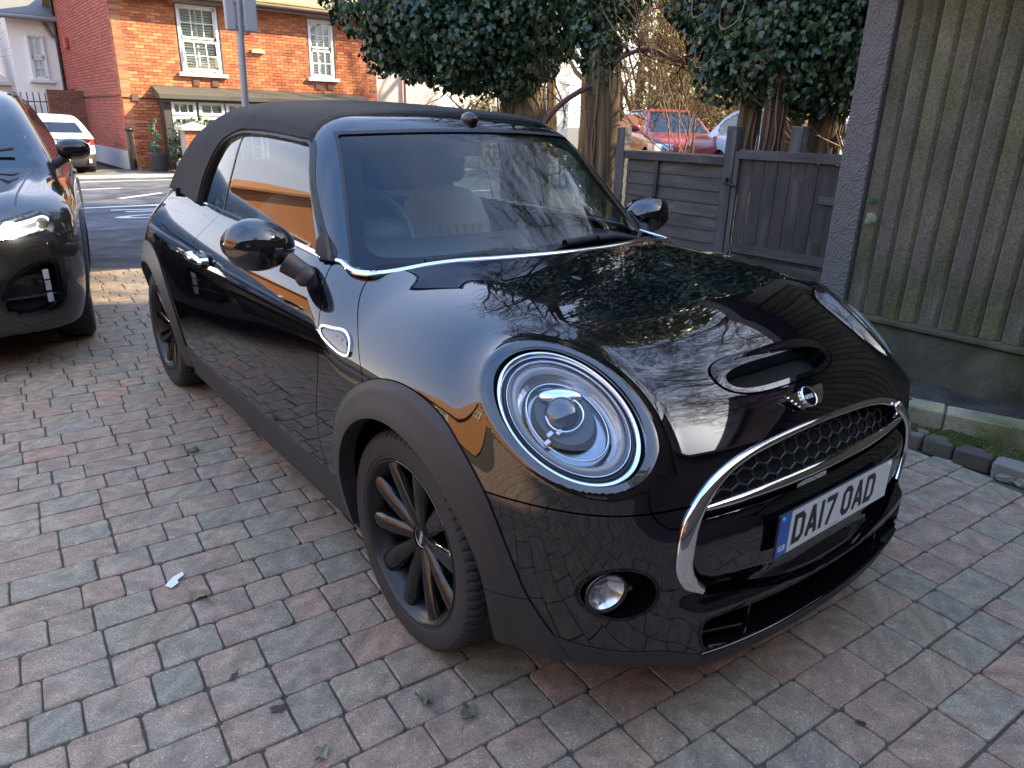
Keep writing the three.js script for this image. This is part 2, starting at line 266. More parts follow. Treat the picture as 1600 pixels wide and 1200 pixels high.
//SHAPE-END
// ---------------------------------------------------------------- the black convertible: panels, trim, wheels, lamps, cabin
const car = thing('convertible_car', 'glossy black soft-top hatchback with black wheels parked across the block paving', 'car');
const flipZ = (g) => { const r = g.clone().scale(1, 1, -1); if (r.index) { const a = r.index.array; for (let q = 0; q < a.length; q += 3) { const t = a[q + 1]; a[q + 1] = a[q + 2]; a[q + 2] = t; } } else { for (const k of Object.keys(r.attributes)) { const t = r.attributes[k], s = t.itemSize, c = t.array; for (let q = 0; q < t.count; q += 3) for (let j = 0; j < s; j++) { const v = c[(q + 1) * s + j]; c[(q + 1) * s + j] = c[(q + 2) * s + j]; c[(q + 2) * s + j] = v; } } } return r; };
const both = (m) => join(m, mirror(m));
{
  const C = car, H = 0.0095, half = (m) => cut(m, (x, y, z) => z - 1e-5);
  const body = half(isoMesh(bodyF, [-3.12, 0.13, -0.03], [0.80, 1.06, 0.9], H));
  const cabin = half(isoMesh(cabinF, [-2.9, 0.83, -0.03], [-0.1, 1.47, 0.78], 0.0125));
  // seam curves, measured on the surfaces
  const cowlX = (z) => -0.27 - 0.32 * z * z;
  const shutX = spl([0.60, 0.738, 0.81, 0.871, 0.916, 0.95], [-0.11, -0.169, -0.243, -0.337, -0.402, -0.44]);
  const doorF = spl([0.3, 0.345, 0.43, 0.633, 0.784, 0.863, 0.929, 0.97], [-0.455, -0.462, -0.478, -0.44, -0.443, -0.492, -0.57, -0.61]);
  const doorR = spl([0.3, 0.4, 0.619, 0.805, 0.869, 0.961, 1.0], [-1.58, -1.66, -1.729, -1.749, -1.754, -1.693, -1.68]);
  const archD = (cx) => (x, y) => Math.hypot(x - cx, Math.max(0, y - 0.335)) ;
  const fa = archD(0.015), ra = archD(-2.48);
  const outF = polySD(smoothLine([[-0.39, 0.20], [-0.39, 0.34], [-0.37, 0.47], [-0.30, 0.60], [-0.215, 0.685], [-0.091, 0.748], [0.049, 0.766], [0.186, 0.74], [0.268, 0.69], [0.342, 0.613], [0.392, 0.5], [0.436, 0.38], [0.50, 0.25], [0.52, 0.17], [0.1, 0.15]], true, 6));
  const outR = polySD(smoothLine([[-2.07, 0.20], [-2.06, 0.34], [-2.09, 0.47], [-2.16, 0.60], [-2.25, 0.69], [-2.37, 0.748], [-2.5, 0.766], [-2.63, 0.745], [-2.74, 0.69], [-2.82, 0.6], [-2.87, 0.5], [-2.9, 0.36], [-2.9, 0.2], [-2.5, 0.15]], true, 6));
  const holeF = (x, y, z) => z < 0.4 ? 1 : fa(x, y) - 0.33, holeR = (x, y, z) => z < 0.4 ? 1 : ra(x, y) - 0.33;
  const offF = (x, y, z) => z < 0.4 ? 1 : outF(x, y) - 0.002, offR = (x, y, z) => z < 0.4 ? 1 : outR(x, y) - 0.002;
  const lipY = (z) => z < 0.58 ? 0.245 + 0.017 * ss(0.3, 0.58, z) : spl([0.58, 0.65, 0.69, 0.72, 0.745, 0.78], [0.262, 0.268, 0.277, 0.303, 0.365, 0.5])(z);
  const grOut = polySD(smoothLine([[-0.2, 0.694], [0, 0.699], [0.18, 0.694], [0.30, 0.684], [0.39, 0.663], [0.45, 0.637], [0.505, 0.582], [0.522, 0.52], [0.518, 0.468], [0.49, 0.428], [0.45, 0.400], [0.4, 0.392], [-0.2, 0.392]], true, 6));
  const grIn = polySD(smoothLine([[-0.2, 0.684], [0, 0.687], [0.18, 0.681], [0.26, 0.674], [0.335, 0.660], [0.417, 0.627], [0.462, 0.58], [0.48, 0.53], [0.48, 0.484], [0.464, 0.442], [0.43, 0.415], [0.38, 0.405], [-0.2, 0.405]], true, 6));
  const gO = (x, y, z) => (x > 0.4 ? grOut(z, y) : 1), gI = (x, y, z) => (x > 0.4 ? grIn(z, y) : 1);
  const intake = polySD(smoothLine([[-0.2, 0.352], [0, 0.352], [0.3, 0.352], [0.40, 0.352], [0.455, 0.345], [0.46, 0.30], [0.445, 0.268], [0.40, 0.258], [0.3, 0.258], [-0.2, 0.258]], true, 6));
  const fogD = (x, y, z) => (x > 0.4 ? (Math.hypot((z - 0.617) / 0.066, (y - 0.42) / 0.064) - 1) * 0.06 : 1);
  const scoopO = (x, y, z) => (y > 0.7 ? (Math.pow((z / 0.25) ** 4 + Math.abs((x - 0.508 + 0.12 * z * z) / 0.056) ** 2.4, 1 / 3) - 1) * 0.05 : 1);
  const scoopI = (x, y, z) => (y > 0.7 ? (Math.pow((z / 0.212) ** 4 + Math.abs((x - 0.520 + 0.12 * z * z) / 0.030) ** 2.4, 1 / 3) - 1) * 0.03 : 1);
  const lampG = (x, y, z) => (x > 0 && lampUV(x, y, z)[2] > -0.12 ? lampR(x, y, z) - 0.985 : 1) * 0.13;
  const G = 0.0022;

  const frontX = (y, z) => { let a = 0.3, b = 0.9; for (let k = 0; k < 30; k++) { const m = (a + b) / 2; bodyF(m, y, z) < 0 ? (a = m) : (b = m); } return a; };
  // bonnet, with the front wings in one piece
  const bonnet = cuts(body, (x, y, z) => x + 0.75, (x, y, z) => x - cowlX(z) - 0.004, (x, y, z) => x - shutX(y) - G, (x, y) => y - 0.613 - G, offF, gO, lampG, scoopO, (x, y, z) => (x > -0.6 ? 1 : -1));
  const bonnetMesh = mesh('bonnet', geo(both(skirt(bonnet, 0.012))), M.paint, C);
  // bumper
  const front = (x) => x - 0.05;
  const bumper = cuts(body, front, (x, y) => 0.613 - G - y, offF, gO, (x, y, z) => (x > 0.5 ? intake(z, y) : 1), fogD, (x, y, z) => y - lipY(z), holeF);
  const bumperMesh = mesh('front_bumper', geo(both(skirt(bumper, 0.02))), M.paint, C);
  const lip = cuts(body, front, holeF, (x, y, z) => outF(x, y) , (x, y, z) => lipY(z) - y, (x, y) => y - 0.216, (x, y, z) => (x > 0.5 ? intake(z, y) : 1));
  mesh('lower_lip', geo(both(skirt(lift(lip, 0.003), 0.05))), M.plastic, bumperMesh);
  const duct = lift(cuts(body, (x) => x - 0.4, (x, y, z) => -intake(z, y)), -0.085);
  mesh('lower_intake', geo(both(duct)), M.lining, bumperMesh);
  mesh('intake_wall', geo(both(skirt(band(cut(body, (x) => x - 0.4), (x, y, z) => intake(z, y) - 0.002, 0.004), 0.085))), M.gloss, bumperMesh);
  for (const s of [-1, 1]) { mesh('intake_divider', box(0.085, 0.10, 0.007, 0.672, 0.305, s * 0.30), M.gloss, bumperMesh); mesh('duct_floor', put(box(0.10, 0.006, 0.15), 0, 0, 0, 0, s * -0.35, 0.25).translate(0.645, 0.272, s * 0.378), M.gloss, bumperMesh); }
  for (const s of [1, -1]) { // fog lamp in its pocket
    const f = new THREE.Group(); f.name = 'fog_lamp'; C.add(f);
    const turn = (g) => { g.rotateZ(-Math.PI / 2); g.rotateY(-0.35); g.translate(0.572, 0.42, 0.637); return s < 0 ? flipZ(g) : g; };
    mesh('pocket', geo((s < 0 ? mirror : (m) => m)(skirt(band(cut(body, (x) => x - 0.4), (x, y, z) => fogD(x, y, z) - 0.0015, 0.0035), 0.085))), phys(0.004, 0.08, { ior: 1.6, side: THREE.DoubleSide }), f);
    mesh('pocket_clip', new RoundedBoxGeometry(0.012, 0.010, 0.022, 2, 0.003).translate(0.575, 0.405, s * 0.572), std([0.55, 0.40, 0.15], 0.3, { metalness: 0.8 }), f);
    mesh('back_plate', [turn(new THREE.CylinderGeometry(0.09, 0.09, 0.006, 28).translate(0, -0.055, -0.02))], M.lining, f);
    mesh('lamp_body', [turn(new THREE.CylinderGeometry(0.047, 0.040, 0.05, 32, 1, true).translate(0, -0.022, 0)), turn(new THREE.TorusGeometry(0.047, 0.004, 8, 36).rotateX(Math.PI / 2).translate(0, 0.003, 0))], M.gloss, f);
    const bowl = []; for (let k = 0; k <= 8; k++) bowl.push(new THREE.Vector2(0.044 * k / 8 + 1e-4, -0.028 + 0.026 * (k / 8) ** 2));
    mesh('reflector', [turn(new THREE.LatheGeometry(bowl, 32))], M.silver, f);
    mesh('bulb_shield', [turn(new THREE.CylinderGeometry(0.012, 0.014, 0.016, 18).translate(0, -0.014, 0)), turn(new THREE.BoxGeometry(0.05, 0.003, 0.006).translate(0.004, -0.006, 0)), turn(new THREE.BoxGeometry(0.004, 0.003, 0.03).translate(-0.015, -0.006, 0.012))], M.satin, f);
    const dome = []; for (let k = 0; k <= 8; k++) dome.push(new THREE.Vector2(0.046 * Math.cos(k / 8 * 1.57) + 1e-5, 0.010 * Math.sin(k / 8 * 1.57) + 0.003));
    mesh('lens', [turn(new THREE.LatheGeometry(dome, 36))], M.clear, f);
  }
  // grille: chrome frame, honeycomb, cross bar, panel behind the number plate
  const grille = mesh('grille', geo(both(lift(cuts(body, (x) => x - 0.4, (x, y, z) => -gI(x, y, z) + 0.006, (x, y) => y - 0.57), -0.045))), M.lining, C);
  const bodyN = (p, k) => { const e = 2e-3, q = [p.x, p.y, p.z], a = q.slice(), b = q.slice(); a[k] += e; b[k] -= e; return bodyF(...a) - bodyF(...b); };
  const strip = (pts, w, h, name, m, parent = C, per = 8) => { // flattened tube lying on the body
    const c = new THREE.CatmullRomCurve3(pts.map((p) => new THREE.Vector3(p[0], p[1], p[2]))), n = pts.length * per, g = new THREE.BufferGeometry(), P = [], N = [], I = [], K = 14;
    for (let k = 0; k <= n; k++) {
      const p = c.getPoint(k / n), t = c.getTangent(k / n), out = new THREE.Vector3(bodyN(p, 0), bodyN(p, 1), bodyN(p, 2)).normalize(), a = new THREE.Vector3().crossVectors(t, out).normalize(), b = new THREE.Vector3().crossVectors(a, t).normalize();
      const W2 = typeof w === 'function' ? w(k / n) : w;
      for (let q = 0; q < K; q++) { const A = q / K * Math.PI * 2; const d = a.clone().multiplyScalar(Math.cos(A) * W2).addScaledVector(b, Math.sin(A) * h), nn = a.clone().multiplyScalar(Math.cos(A) / W2).addScaledVector(b, Math.sin(A) / h).normalize(); P.push(p.x + d.x, p.y + d.y, p.z + d.z); N.push(nn.x, nn.y, nn.z); }
    }
    for (let k = 0; k < n; k++) for (let q = 0; q < K; q++) { const a = k * K + q, b = k * K + (q + 1) % K; I.push(a, a + K, b, b, a + K, b + K); }
    g.setAttribute('position', new THREE.Float32BufferAttribute(P, 3)); g.setAttribute('normal', new THREE.Float32BufferAttribute(N, 3)); g.setIndex(I); boxUV(g);
    return mesh(name, g, m, parent);
  };
  const fz = [0, 0.18, 0.28, 0.36, 0.43, 0.484, 0.501, 0.499, 0.480, 0.448], fy = [0.693, 0.688, 0.680, 0.664, 0.634, 0.582, 0.52, 0.474, 0.434, 0.408], fw = [0.0085, 0.009, 0.010, 0.012, 0.016, 0.022, 0.023, 0.022, 0.019, 0.012];
  { const half2 = fz.map((z, k) => [frontX(fy[k], z) + 0.002, fy[k], z, fw[k]]), all = [...half2.slice(1).reverse().map(([x, y, z, w]) => [x, y, -z, w]), ...half2], wAt = (t) => { const q = t * (all.length - 1), i = Math.min(all.length - 2, Math.floor(q)); return lerp(all[i][3], all[i + 1][3], q - i); };
    strip(all, wAt, 0.009, 'chrome_frame', M.chrome, grille, 12); }
  { // honeycomb bars on the recessed surface
    const pts = [], R = 0.030, xs = (z, y) => frontX(y, z) - 0.03;
    const inside = (z, y) => grIn(Math.abs(z), y) < 0.02 && y > 0.585, seen = new Set();
    for (let r = -1; r < 6; r++) for (let c = -11; c <= 11; c++) {
      const cz = c * R * 1.732 + (r & 1 ? R * 0.866 : 0), cy = 0.596 + r * R * 0.93;
      for (let k = 0; k < 6; k++) {
        const A = k * Math.PI / 3 + Math.PI / 6, B2 = A + Math.PI / 3, a = [cz + R * Math.cos(A), cy + R * 0.62 * Math.sin(A)], b = [cz + R * Math.cos(B2), cy + R * 0.62 * Math.sin(B2)];
        const key = Math.round((a[0] + b[0]) * 400) + ',' + Math.round((a[1] + b[1]) * 400); if (seen.has(key) || !inside(...a) || !inside(...b)) continue; seen.add(key);
        pts.push(bar([xs(...a) - 0.002, a[1], a[0]], [xs(...b) - 0.002, b[1], b[0]], 0.0045, 0.0045, 5));
      }
    }
    mesh('honeycomb', pts, std(0.008, 0.42), grille);
  }
  { const pts = []; for (let k = 0; k <= 16; k++) { const z = lerp(-0.468, 0.468, k / 16); pts.push([frontX(0.597, z) - 0.012, 0.597, z]); } strip(pts, (t) => 0.0145 * Math.sqrt(Math.sin(Math.PI * clamp(t, 0.012, 0.988))) ** 0.5, 0.012, 'cross_bar', M.chrome, grille); }
  const panel = cuts(body, (x) => x - 0.4, (x, y, z) => -gI(x, y, z) - 0.001, (x, y) => 0.574 - y);
  mesh('lower_panel', geo(both(skirt(renorm(lift(panel, (x, y, z) => -0.016 + 0.016 * Math.sqrt(ss(0, 1, clamp((0.574 - y) / 0.05))) * Math.sqrt(ss(0, 1, clamp(-grIn(z, y) / 0.03))))), 0.03))), M.paint, grille);
  const sShape = new THREE.CatmullRomCurve3([[0.030, 0.022], [0.018, 0.030], [0.002, 0.026], [-0.004, 0.016], [0.006, 0.008], [0.016, 0.0], [0.012, -0.012], [-0.006, -0.016], [-0.020, -0.010]].map(([a, b]) => new THREE.Vector3(0.663 - 0.0, 0.635 + b * 0.8, -0.385 - a * 0.8)));
  mesh('s_badge', new THREE.TubeGeometry(sShape, 40, 0.0055, 8), std([0.75, 0.6, 0.62], 0.1, { metalness: 1 }), grille);
  { const pts = []; for (let k = 0; k <= 16; k++) { const z = lerp(-0.455, 0.455, k / 16); pts.push([frontX(0.253, z) + 0.001, 0.253, z]); } strip(pts, 0.006, 0.006, 'splitter_edge', M.gloss, bumperMesh); }
  // number plate
  const plateTex = canvasTex(1040, 222, (x, w, h) => {
    x.fillStyle = '#d9d7cf'; x.fillRect(0, 0, w, h); x.fillStyle = '#1d5fa8'; x.fillRect(0, 0, 92, h);
    x.fillStyle = '#e8e8e8'; x.font = 'bold 44px sans-serif'; x.textAlign = 'center'; x.fillText('GB', 46, 196);
    x.strokeStyle = '#101010'; x.lineWidth = 31; x.lineJoin = 'miter'; x.lineCap = 'butt';
    const T = 32, Bm = 190, W = 96; let u = 124;
    const path = (...p) => { x.beginPath(); p.forEach(([a, b], k) => (k ? x.lineTo(u + a, b) : x.moveTo(u + a, b))); x.stroke(); };
    const D = () => { path([13, T + 13], [W - 34, T + 13], [W - 14, T + 34], [W - 14, Bm - 34], [W - 34, Bm - 13], [13, Bm - 13], [13, T]); u += W + 20; };
    const A = () => { path([10, Bm], [W / 2 - 4, T + 12], [W / 2 + 4, T + 12], [W - 10, Bm]); path([26, Bm - 46], [W - 26, Bm - 46]); u += W + 20; };
    const O = () => { path([34, T + 13], [W - 34, T + 13], [W - 14, T + 34], [W - 14, Bm - 34], [W - 34, Bm - 13], [34, Bm - 13], [14, Bm - 34], [14, T + 34], [34, T + 13], [48, T + 13]); u += W + 20; };
    D(); A(); path([14, T], [14, Bm]); u += 46; path([0, T + 13], [W - 14, T + 13], [W - 16, T + 26], [30, Bm]); u += W + 60; O(); A(); D();
    x.strokeStyle = 'rgba(40,60,80,.8)'; x.lineWidth = 3; x.beginPath(); x.moveTo(430, 208); x.lineTo(560, 208); x.stroke();
  });
  const plate = mesh('number_plate', [box(0.006, 0.111, 0.52, 0.7285, 0.4972, 0, 0.002)], M.softPlastic, C);
  { const g = new THREE.PlaneGeometry(0.519, 0.110).rotateY(Math.PI / 2).translate(0.7322, 0.4972, 0); mesh('plate_face', g, new THREE.MeshStandardMaterial({ map: plateTex, roughness: 0.35 }), plate); }
  for (const s of [1, -1]) mesh('screw_cap', new THREE.SphereGeometry(0.0065, 14, 8).scale(0.6, 1, 1).translate(0.7325, 0.541, s * 0.247), s > 0 ? std([0.05, 0.3, 0.6], 0.3) : M.white, plate);
  // scoop and badge on the bonnet
  const scoop = cuts(body, (x) => x - 0.3, (x, y, z) => -scoopO(x, y, z) - G, scoopI, (x, y) => y - 0.7);
  mesh('bonnet_scoop', geo(both(skirt(renorm(lift(scoop, (x, y, z) => 0.002 + 0.012 * ss(0.0, 0.035, -scoopO(x, y, z)) * ss(0.53, 0.47, x))), 0.05))), M.paint, bonnetMesh);
  mesh('scoop_mesh', geo(both(lift(cuts(body, (x) => x - 0.3, (x, y, z) => -scoopI(x, y, z) + 0.02, (x, y) => y - 0.7), -0.05))), M.lining, bonnetMesh);
  {
    const badge = new THREE.Group(); badge.name = 'badge'; bonnetMesh.add(badge);
    const up = new THREE.Matrix4().makeBasis(new THREE.Vector3(0, 0, -1), new THREE.Vector3(-0.66, 0.75, 0), new THREE.Vector3(0.75, 0.66, 0)).setPosition(0.604, 0.742, 0);
    const wing = new THREE.Shape(); wing.moveTo(-0.082, 0.020); wing.lineTo(0.082, 0.020); wing.quadraticCurveTo(0.074, -0.004, 0.044, -0.022); wing.lineTo(-0.044, -0.022); wing.quadraticCurveTo(-0.074, -0.004, -0.082, 0.020);
    const w = [new THREE.ExtrudeGeometry(wing, { depth: 0.003, bevelEnabled: true, bevelSize: 0.001, bevelThickness: 0.001, bevelSegments: 1 })];
    for (let k = 0; k < 4; k++) for (const s of [-1, 1]) w.push(box(0.05 - 0.008 * k, 0.003, 0.003, s * (0.05 - 0.004 * k), 0.014 - 0.010 * k, 0.0055));
    mesh('badge_wings', w.map((g) => clean(g).applyMatrix4(up)), M.chrome, badge);
    mesh('badge_disc', [new THREE.CylinderGeometry(0.0255, 0.027, 0.007, 36).rotateX(Math.PI / 2).translate(0, 0, 0.004).applyMatrix4(up), new THREE.TorusGeometry(0.0255, 0.002, 8, 36).translate(0, 0, 0.0085).applyMatrix4(up)], M.chrome, badge);
    const t = canvasTex(128, 128, (x) => { x.fillStyle = '#07080a'; x.fillRect(0, 0, 128, 128); x.fillStyle = '#e4e6e8'; x.font = 'bold 38px sans-serif'; x.textAlign = 'center'; x.fillText('MINI', 64, 78); });
    mesh('badge_face', new THREE.CircleGeometry(0.0235, 32).translate(0, 0, 0.0082).applyMatrix4(up), new THREE.MeshStandardMaterial({ map: t, roughness: 0.15 }), badge);
  }
  for (const s of [1, -1]) mesh('washer_jet', new THREE.SphereGeometry(0.016, 16, 10).scale(1.5, 0.42, 0.9).translate(-0.04, 0.948, s * 0.20), M.gloss, bonnetMesh);
  // side panels, doors, rear quarters, sills, arches
  const tail = cuts(body, (x) => -0.4 - x);
  const sill = (x, y) => y - 0.325 - G;
  const beltCut = (x, y, z) => beltY(x) - 0.002 - y;
  const side = { side_panel: [cuts(body, (x) => 0.1 - x, (x, y, z) => shutX(y) - G - x, (x, y) => x - doorF(y) - G, sill, offF, (x, y, z) => (z > 0.655 ? 1 : -1), (x, y, z) => 0.948 - y)],
    door: [cuts(body, (x) => -0.3 - x, (x, y) => doorF(y) - G - x, (x, y) => x - doorR(y) - G, sill, offR, (x, y, z) => z - 0.6, beltCut)] };
  const rear = cuts(body, (x, y) => doorR(y) - G - x, sill, offR, (x, y, z) => (x < -2.62 ? 1 : beltCut(x, y, z)));
  mesh('rear_body', geo(both(skirt(rear, 0.012))), M.paint, C);
  const sillM = cuts(body, (x) => -0.2 - x, (x) => x + 2.95, (x, y) => 0.325 - y, holeR, (x, y, z) => outF(x, y), (x, y, z) => outR(x, y), (x, y) => y - 0.17);
  const doors = {};
  for (const s of [1, -1]) {
    const S = (m) => (s < 0 ? mirror(m) : m);
    const sp = mesh('side_panel', geo(S(skirt(side.side_panel[0], 0.012))), M.paint, C);
    doors[s] = mesh('door', geo(S(skirt(side.door[0], 0.012))), M.paint, C);
    mesh('sill_trim', geo(S(skirt(lift(sillM, 0.004), 0.03))), M.plastic, C);
    const fl = cuts(body, (x) => x + 0.6, (x, y, z) => -outF(x, y) - 0.001, holeF, (x, y, z) => z - 0.55, (x, y) => y - 0.216, (x) => 0.6 - x);
    const flared = (m, o, d) => skirt(renorm(lift(m, (x, y) => 0.004 + 0.008 * ss(0, 0.03, -o(x, y)) + 0.010 * ss(0.07, 0, d(x, y) - 0.33))), 0.05);
    mesh('arch_trim', geo(S(flared(cut(fl, (x, y) => y - 0.372 - 0.03 * (x - 0.344) * 0 - (x > 0.2 ? 0 : -1)), outF, fa))), M.plastic, C);
    mesh('arch_trim', geo(S(flared(cut(fl, (x, y) => (x > 0.2 ? 0.369 - y : -1)), outF, fa))), M.plastic, C);
    const rl = cuts(body, (x) => -1.8 - x, (x, y, z) => -outR(x, y) - 0.001, holeR, (x, y, z) => z - 0.5, (x, y) => y - 0.216);
    mesh('arch_trim', geo(S(flared(rl, outR, ra))), M.plastic, C);
    for (const cx of [0.015, -2.48]) { // wheel housings
      const w = new THREE.CylinderGeometry(0.352, 0.352, 0.27, 40, 1, true, Math.PI * 0.0, Math.PI).rotateX(Math.PI / 2).rotateZ(Math.PI / 2 * 0); w.rotateZ(Math.PI / 2);
      mesh('wheel_housing', [clean(w).translate(cx, 0.335, s * 0.60), box(0.72, 0.55, 0.01, cx, 0.44, s * 0.47)], std(0.006, 0.95, { side: THREE.DoubleSide }), C);
    }
    // indicator in the side panel
    const P = polySD(smoothLine([[-0.436, 0.806], [-0.37, 0.815], [-0.308, 0.817], [-0.262, 0.795], [-0.25, 0.765], [-0.29, 0.757], [-0.367, 0.768], [-0.42, 0.785]], true, 5));
    const base = cuts(body, (x) => -0.1 - x, (x) => x + 0.7, (x, y, z) => z - 0.6);
    const ind = mesh('side_repeater', geo(S(skirt(lift(cuts(base, (x, y) => -P(x, y), (x, y) => P(x, y) + 0.006), 0.006), 0.010))), M.chrome, sp);
    ind.userData.label = 'chrome side vent with indicator lens';
    mesh('repeater_lens', geo(S(lift(cuts(base, (x, y) => -P(x, y) - 0.012), 0.007))), M.clear, sp);
    mesh('repeater_back', geo(S(lift(cuts(base, (x, y) => -P(x, y) - 0.010), 0.0015))), std([0.10, 0.10, 0.11], 0.25, { metalness: 0.8 }), sp);
    for (let k = 0; k < 3; k++) mesh('repeater_vane', box(0.012, 0.026 - 0.003 * k, 0.006, -0.345 + 0.030 * k, 0.787, s * 0.808), M.silver, sp);
    // door handle
    const hz = 0.822;
    mesh('door_handle', [new THREE.SphereGeometry(1, 24, 14).scale(0.125, 0.020, 0.016).translate(-1.575, 0.826, s * (hz + 0.028)), bar([-1.68, 0.824, s * hz], [-1.68, 0.824, s * (hz + 0.025)], 0.014), bar([-1.47, 0.828, s * hz], [-1.47, 0.828, s * (hz + 0.025)], 0.014)], M.chrome, doors[s]);
    mesh('handle_bowl', new THREE.SphereGeometry(1, 24, 12).scale(0.085, 0.040, 0.014).translate(-1.56, 0.815, s * (hz - 0.008)), M.gloss, doors[s]);
  }
  // dark inner shell that closes the gaps
  mesh('inner_shell', geo(both(lift(cuts(body, (x, y, z) => (x > -0.3 ? x - cowlX(z) : 1), (x, y, z) => Math.max(x + 0.5, -2.62 - x, beltCut(x, y, z) - 0.01), (x, y, z) => (z < 0.4 ? 1 : Math.min(fa(x, y), ra(x, y)) - 0.335), lampG, (x, y) => y - 0.2, (x, y, z) => (x > 0.4 && y > 0.2 ? Math.max(grOut(z, y), y - 0.9) : 1), (x, y, z) => (x > 0.5 ? intake(z, y) : 1), fogD, scoopI), -0.022))), M.lining, C);
  mesh('underbody', [box(3.5, 0.02, 0.92, -1.25, 0.22, 0), box(2.0, 0.02, 1.5, -1.25, 0.2, 0)], M.lining, C);

  // ---- cabin
  const pillarX = spl([0.94, 0.968, 1.034, 1.14, 1.287, 1.33, 1.40], [-0.57, -0.606, -0.694, -0.808, -0.955, -0.995, -0.995]);
  const winPts = smoothLine([[-0.615, 0.96], [-0.70, 1.034], [-0.814, 1.14], [-0.958, 1.284], [-1.065, 1.296], [-1.304, 1.307], [-1.507, 1.311], [-1.701, 1.301], [-1.872, 1.245], [-1.977, 1.137], [-2.012, 1.02], [-2.01, 0.96], [-1.4, 0.95]], true, 6);
  const win = polySD(winPts), above = (x, y) => y - beltY(x) + 0.012;
  const W = (x, y, z, nx, ny, nz) => (nz > 0.3 ? win(x, y) : 1);
  const scr = (x, y, z) => Math.min(lerp(0.657, 0.514, (y - 0.925) / 0.392) - z, 1.318 + 0.018 * (1 - (z / 0.514) ** 2) - y, y - 0.905 - 0.03 * (1 - (z / 0.65) ** 2));
  const isScr = (x, y, z, nx) => Math.min(nx - 0.25, x - screenX(y, z) + 0.03);
  const S3 = (x, y, z, nx) => Math.min(scr(x, y, z), isScr(x, y, z, nx) * 3);
  const header = cuts(cabin, above, (x, y) => x - pillarX(y) - 0.001, (x, y, z, nx) => -S3(x, y, z, nx), (x, y, z, nx) => Math.max(0.02 - isScr(x, y, z, nx), y - 0.935, z - 0.63));
  mesh('windscreen_frame', geo(both(skirt(header, 0.02))), M.paint, C);
  const glassM = cut(cabin, (x, y, z, nx) => S3(x, y, z, nx) - 0.003);
  const ws = mesh('windscreen', geo(both(lift(glassM, -0.004))), M.glass, C);
  const inner = polySD(smoothLine([[-0.1, 1.292], [0.2, 1.289], [0.40, 1.278], [0.462, 1.262], [0.49, 1.22], [0.55, 1.08], [0.588, 1.00], [0.575, 0.975], [0.52, 0.968], [0.2, 0.985], [-0.1, 0.99]], true, 6));
  mesh('dark_border', geo(both(lift(cut(glassM, (x, y, z) => inner(z, y)), -0.008))), phys(0.006, 0.9, { specularIntensity: 0 }), ws);
  mesh('screen_seal', geo(both(lift(band(cuts(cabin, (x, y, z, nx) => nx - 0.2, (x, y) => 1.36 - y), (x, y, z) => scr(x, y, z) - 0.001, 0.005), 0.0015))), M.seal, ws);
  const top = cuts(cabin, above, (x, y) => pillarX(y) - 0.002 - x, W, (x, y, z, nx) => Math.max(nx + 0.55, Math.max(Math.abs(z) - 0.42, 1.14 - y, y - 1.33)));
  const wob = (x, y, z) => 0.0035 * fbm(x * 5, y * 5, z * 5, 3) + 0.010 * ss(0.0, 0.012, pillarX(y) - x) + 0.004 * Math.exp(-(((x + 1.62) / 0.03) ** 2)) + 0.004 * Math.exp(-(((x + 2.12) / 0.04) ** 2));
  const topMesh = mesh('soft_top', geo(both(skirt(lift(top, wob), 0.02))), M.fabric, C);
  mesh('rear_window', geo(both(lift(cut(cabin, (x, y, z, nx) => Math.min(-(nx + 0.55) + 0.02, 0.425 - Math.abs(z), y - 1.135, 1.335 - y)), -0.006))), M.tinted, C);
  for (const s of [1, -1]) mesh('seam', geo((s < 0 ? mirror : (m) => m)(lift(band(cuts(cabin, above, (x, y, z, nx, ny, nz) => nz - 0.3, (x, y) => pillarX(y) - 0.01 - x, (x, y) => y - 1.0), (x, y) => win(x, y) - 0.042, 0.006), 0.005))), M.seal, topMesh);
  for (const s of [1, -1]) {
    const S = (m) => (s < 0 ? mirror(m) : m);
    const g0 = cuts(cabin, above, (x, y, z, nx, ny, nz) => (nz > 0.3 ? -win(x, y) : -1));
    mesh('door_window', geo(S(lift(cut(g0, (x) => x + 1.640), -0.012))), M.tinted, C);
    mesh('quarter_window', geo(S(lift(cut(g0, (x) => -1.648 - x), -0.012))), M.tinted, C);
    mesh('window_seal', geo(S(skirt(lift(band(cuts(cabin, above, (x, y, z, nx, ny, nz) => nz - 0.3), (x, y) => win(x, y), 0.010), 0.003), 0.02))), M.seal, C);
    mesh('window_seal', geo(S(lift(band(g0, (x) => x + 1.644, 0.006), -0.010))), M.seal, C);
  }
  // chrome waist strip running round under the glass
  const onBody = (x, z) => { let a = 0.5, b = 1.1; for (let k = 0; k < 40; k++) { const m = (a + b) / 2; bodyF(x, m, z) < 0 ? (a = m) : (b = m); } return a; };
  const sideZ = (x, y) => { let a = 0.3, b = 1; for (let k = 0; k < 40; k++) { const m = (a + b) / 2; bodyF(x, y, m) < 0 ? (a = m) : (b = m); } return a; };
  const beltPts = (s) => [-2.74, -2.62, -2.3, -2.0, -1.76, -1.4, -1.05, -0.8, -0.66, -0.57].map((x) => { const y = beltY(x) - 0.006; return [x, y, s * (sideZ(x, y) - 0.002)]; });
  const cowl = []; for (let k = 0; k <= 12; k++) { const z = lerp(-0.60, 0.60, k / 12), x = cowlX(z) - 0.012; cowl.push([x, onBody(cowlX(z) + 0.004, z) - 0.001, z]); }
  strip([...beltPts(-1), [-0.47, 0.943, -0.682], [-0.415, 0.944, -0.655], ...cowl, [-0.415, 0.944, 0.655], [-0.47, 0.943, 0.682], ...beltPts(1).reverse()], (t) => 0.0125 * clamp(Math.min(t, 1 - t) / 0.02, 0.05, 1), 0.008, 'waist_strip', M.chrome);
